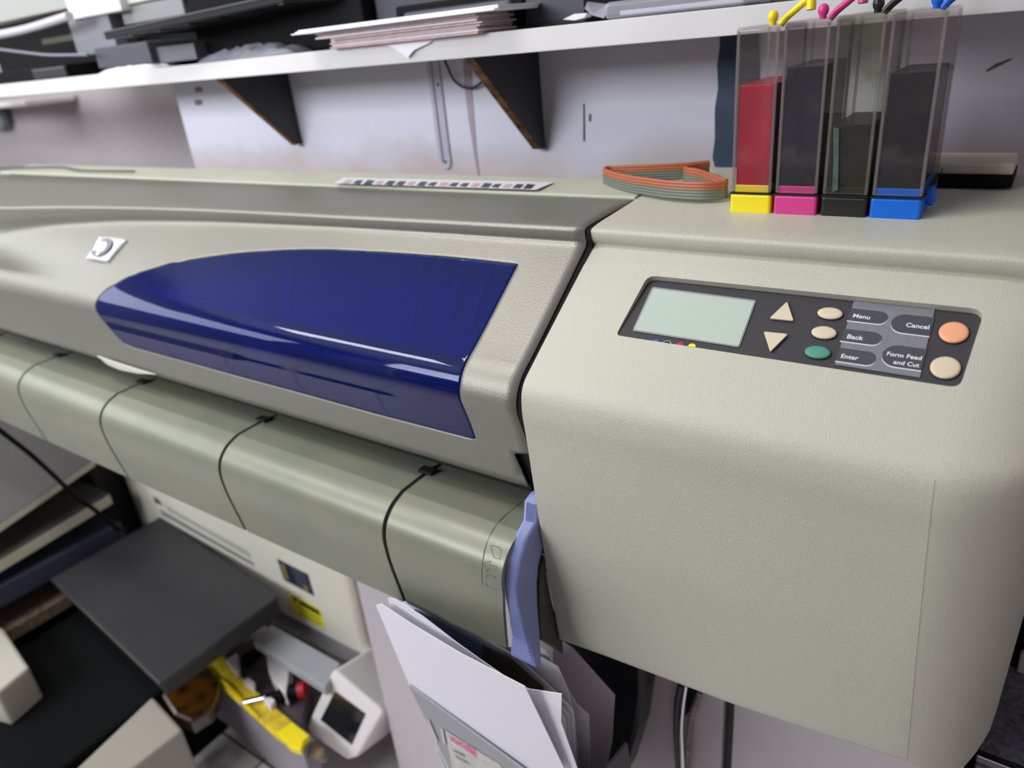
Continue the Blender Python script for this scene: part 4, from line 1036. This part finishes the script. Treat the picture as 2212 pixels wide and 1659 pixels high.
prism('bed_side', [p+Vector((.004, .008, -.0145)) for p in yb], (0, 0, -.19), mat('grey bed side', (150, 146, 152), .5), BS, bevel=.003)
prism('tape_fold', [at_z(u, v, zy+.022) for u, v in [(474, 1466), (490, 1474), (556, 1546), (540, 1538)]], (0, 0, -.012), YEL, BS)
prism('tape_end', [at_z(u, v, zy+.026) for u, v in [(598, 1583), (630, 1558), (668, 1588), (656, 1600), (650, 1620), (628, 1614)]], (0, 0, -.02), YEL, BS, bevel=.002)
prism('rail_foot', [at_z(u, v, zy-.01) for u, v in [(656, 1600), (676, 1596), (708, 1620), (700, 1634), (668, 1626)]], (0, 0, -.03), mat('brown foot', (130, 110, 88), .5, mottle=.5, mscale=40), BS, bevel=.006)
WB = WD
prism('white_block', [at_z(u, v, zy+.05) for u, v in [(575, 1420), (600, 1408), (625, 1440), (622, 1475), (616, 1500), (590, 1470), (580, 1450)]], (0, 0, -.045), WB, BS, bevel=.003)
prism('black_block', [at_z(u, v, zy+.02) for u, v in [(520, 1420), (558, 1393), (568, 1400), (534, 1430)]], (0, 0, -.02), BLACK, BS)
for px in ([(524, 1470), (536, 1462), (550, 1474), (548, 1486)], [(565, 1506), (576, 1498), (594, 1512), (584, 1526)], [(488, 1424), (512, 1410), (516, 1446), (510, 1452)]):
    prism('white_clip', [at_z(u, v, zy+.03) for u, v in px], (0, 0, -.02), PAPER, BS, bevel=.002)
q = at_z(650, 1490, zy+.03)
lathe('nozzle', [(.02, 0), (.02, .05), (.012, .06), (.012, .09)], q, (-.8, -.7, -.1), BLACK, BS, seg=16)
lathe('red_collar', [(.021, -.012), (.021, .006)], q, (-.8, -.7, -.1), RED, BS, seg=16)
lathe('chrome_tip', [(.010, .08), (.010, .14), (.004, .16)], q, (-.8, -.7, -.1), CHROME, BS, seg=14)

# right edge: low bench with chrome trim, black box
RBN = empty('low_bench', (.3, 1.0, ZF), 'grey low bench with a chrome strip right of the printer', 'bench')
zb2 = -.92
e0, e1 = at_z(2112, 1632, zb2), at_z(2212, 1668, zb2)
YB = e0.y+.010
GC = mat('speckled grey top', (128, 128, 140), .45, grain=1, gscale=180, mottle=.35, mscale=150)
box('bench_top', .060, .60, YB, 1.19, zb2-.03, zb2, GC, RBN, bevel=.002)
box('bench_body', .064, .60, YB+.03, 1.18, ZF, zb2-.03, DGREY, RBN, bevel=.004)
box('chrome_trim', .058, .60, YB-.010, YB-.003, zb2-.012, zb2-.002, CHROME, RBN, bevel=.002)
box('trim_groove', .059, .60, YB-.0028, YB+.0002, zb2-.012, zb2+.001, GAP, RBN, bevel=0)
box('lower_rail', .058, .60, YB-.022, YB-.0105, zb2-.035, zb2-.014, mat('brushed steel', (170, 166, 172), .3, metal=.8), RBN, bevel=.002)
BB = empty('black_equipment', (.3, 1.1, zb2), 'black equipment with a pale corner standing on the low bench', 'equipment')
box('equipment_body', .075, .55, 1.05, 1.19, zb2, -.30, BLACK, BB, bevel=.006)
prism('pale_corner', [at_y(u, v, 1.04) for u, v in [(2196, 1452), (2204, 1412), (2260, 1400), (2260, 1475)]], (0, .01, 0), WHITEP, BB, bevel=.002)

# shelving across the room, seen in the blue window's reflection
OS = empty('shelving_unit', (-1.2, -2.4, ZF), 'white shelving unit with boxes on the opposite side of the room', 'shelving')
for x in (-3.2, -2.2, -1.2, -.2, .8): box('upright', x-.02, x+.02, -2.58, -2.2, ZF, .9, WHITEP, OS, bevel=0)
for z in (-1.2, -.7, -.2, .3, .8): box('shelf_board', -3.2, .8, -2.58, -2.2, z-.015, z+.015, WHITEP, OS, bevel=0)
rr = random.Random(5)
cm = [mat('stored box %s' % n_, c, .6) for n_, c in (('orange', (190, 110, 60)), ('navy', (40, 46, 80)), ('grey', (110, 110, 116)), ('brown', (120, 84, 60)), ('black', (24, 24, 28)))]
for z in (-1.2, -.7, -.2, .3):
    x = -3.15
    while x < .7:
        w_ = rr.uniform(.1, .32)
        box('stored_box', x, x+w_, -2.5, -2.22, z+.016, z+.016+rr.uniform(.12, .4), rr.choice(cm), OS, bevel=0); x += w_+rr.uniform(.01, .12)
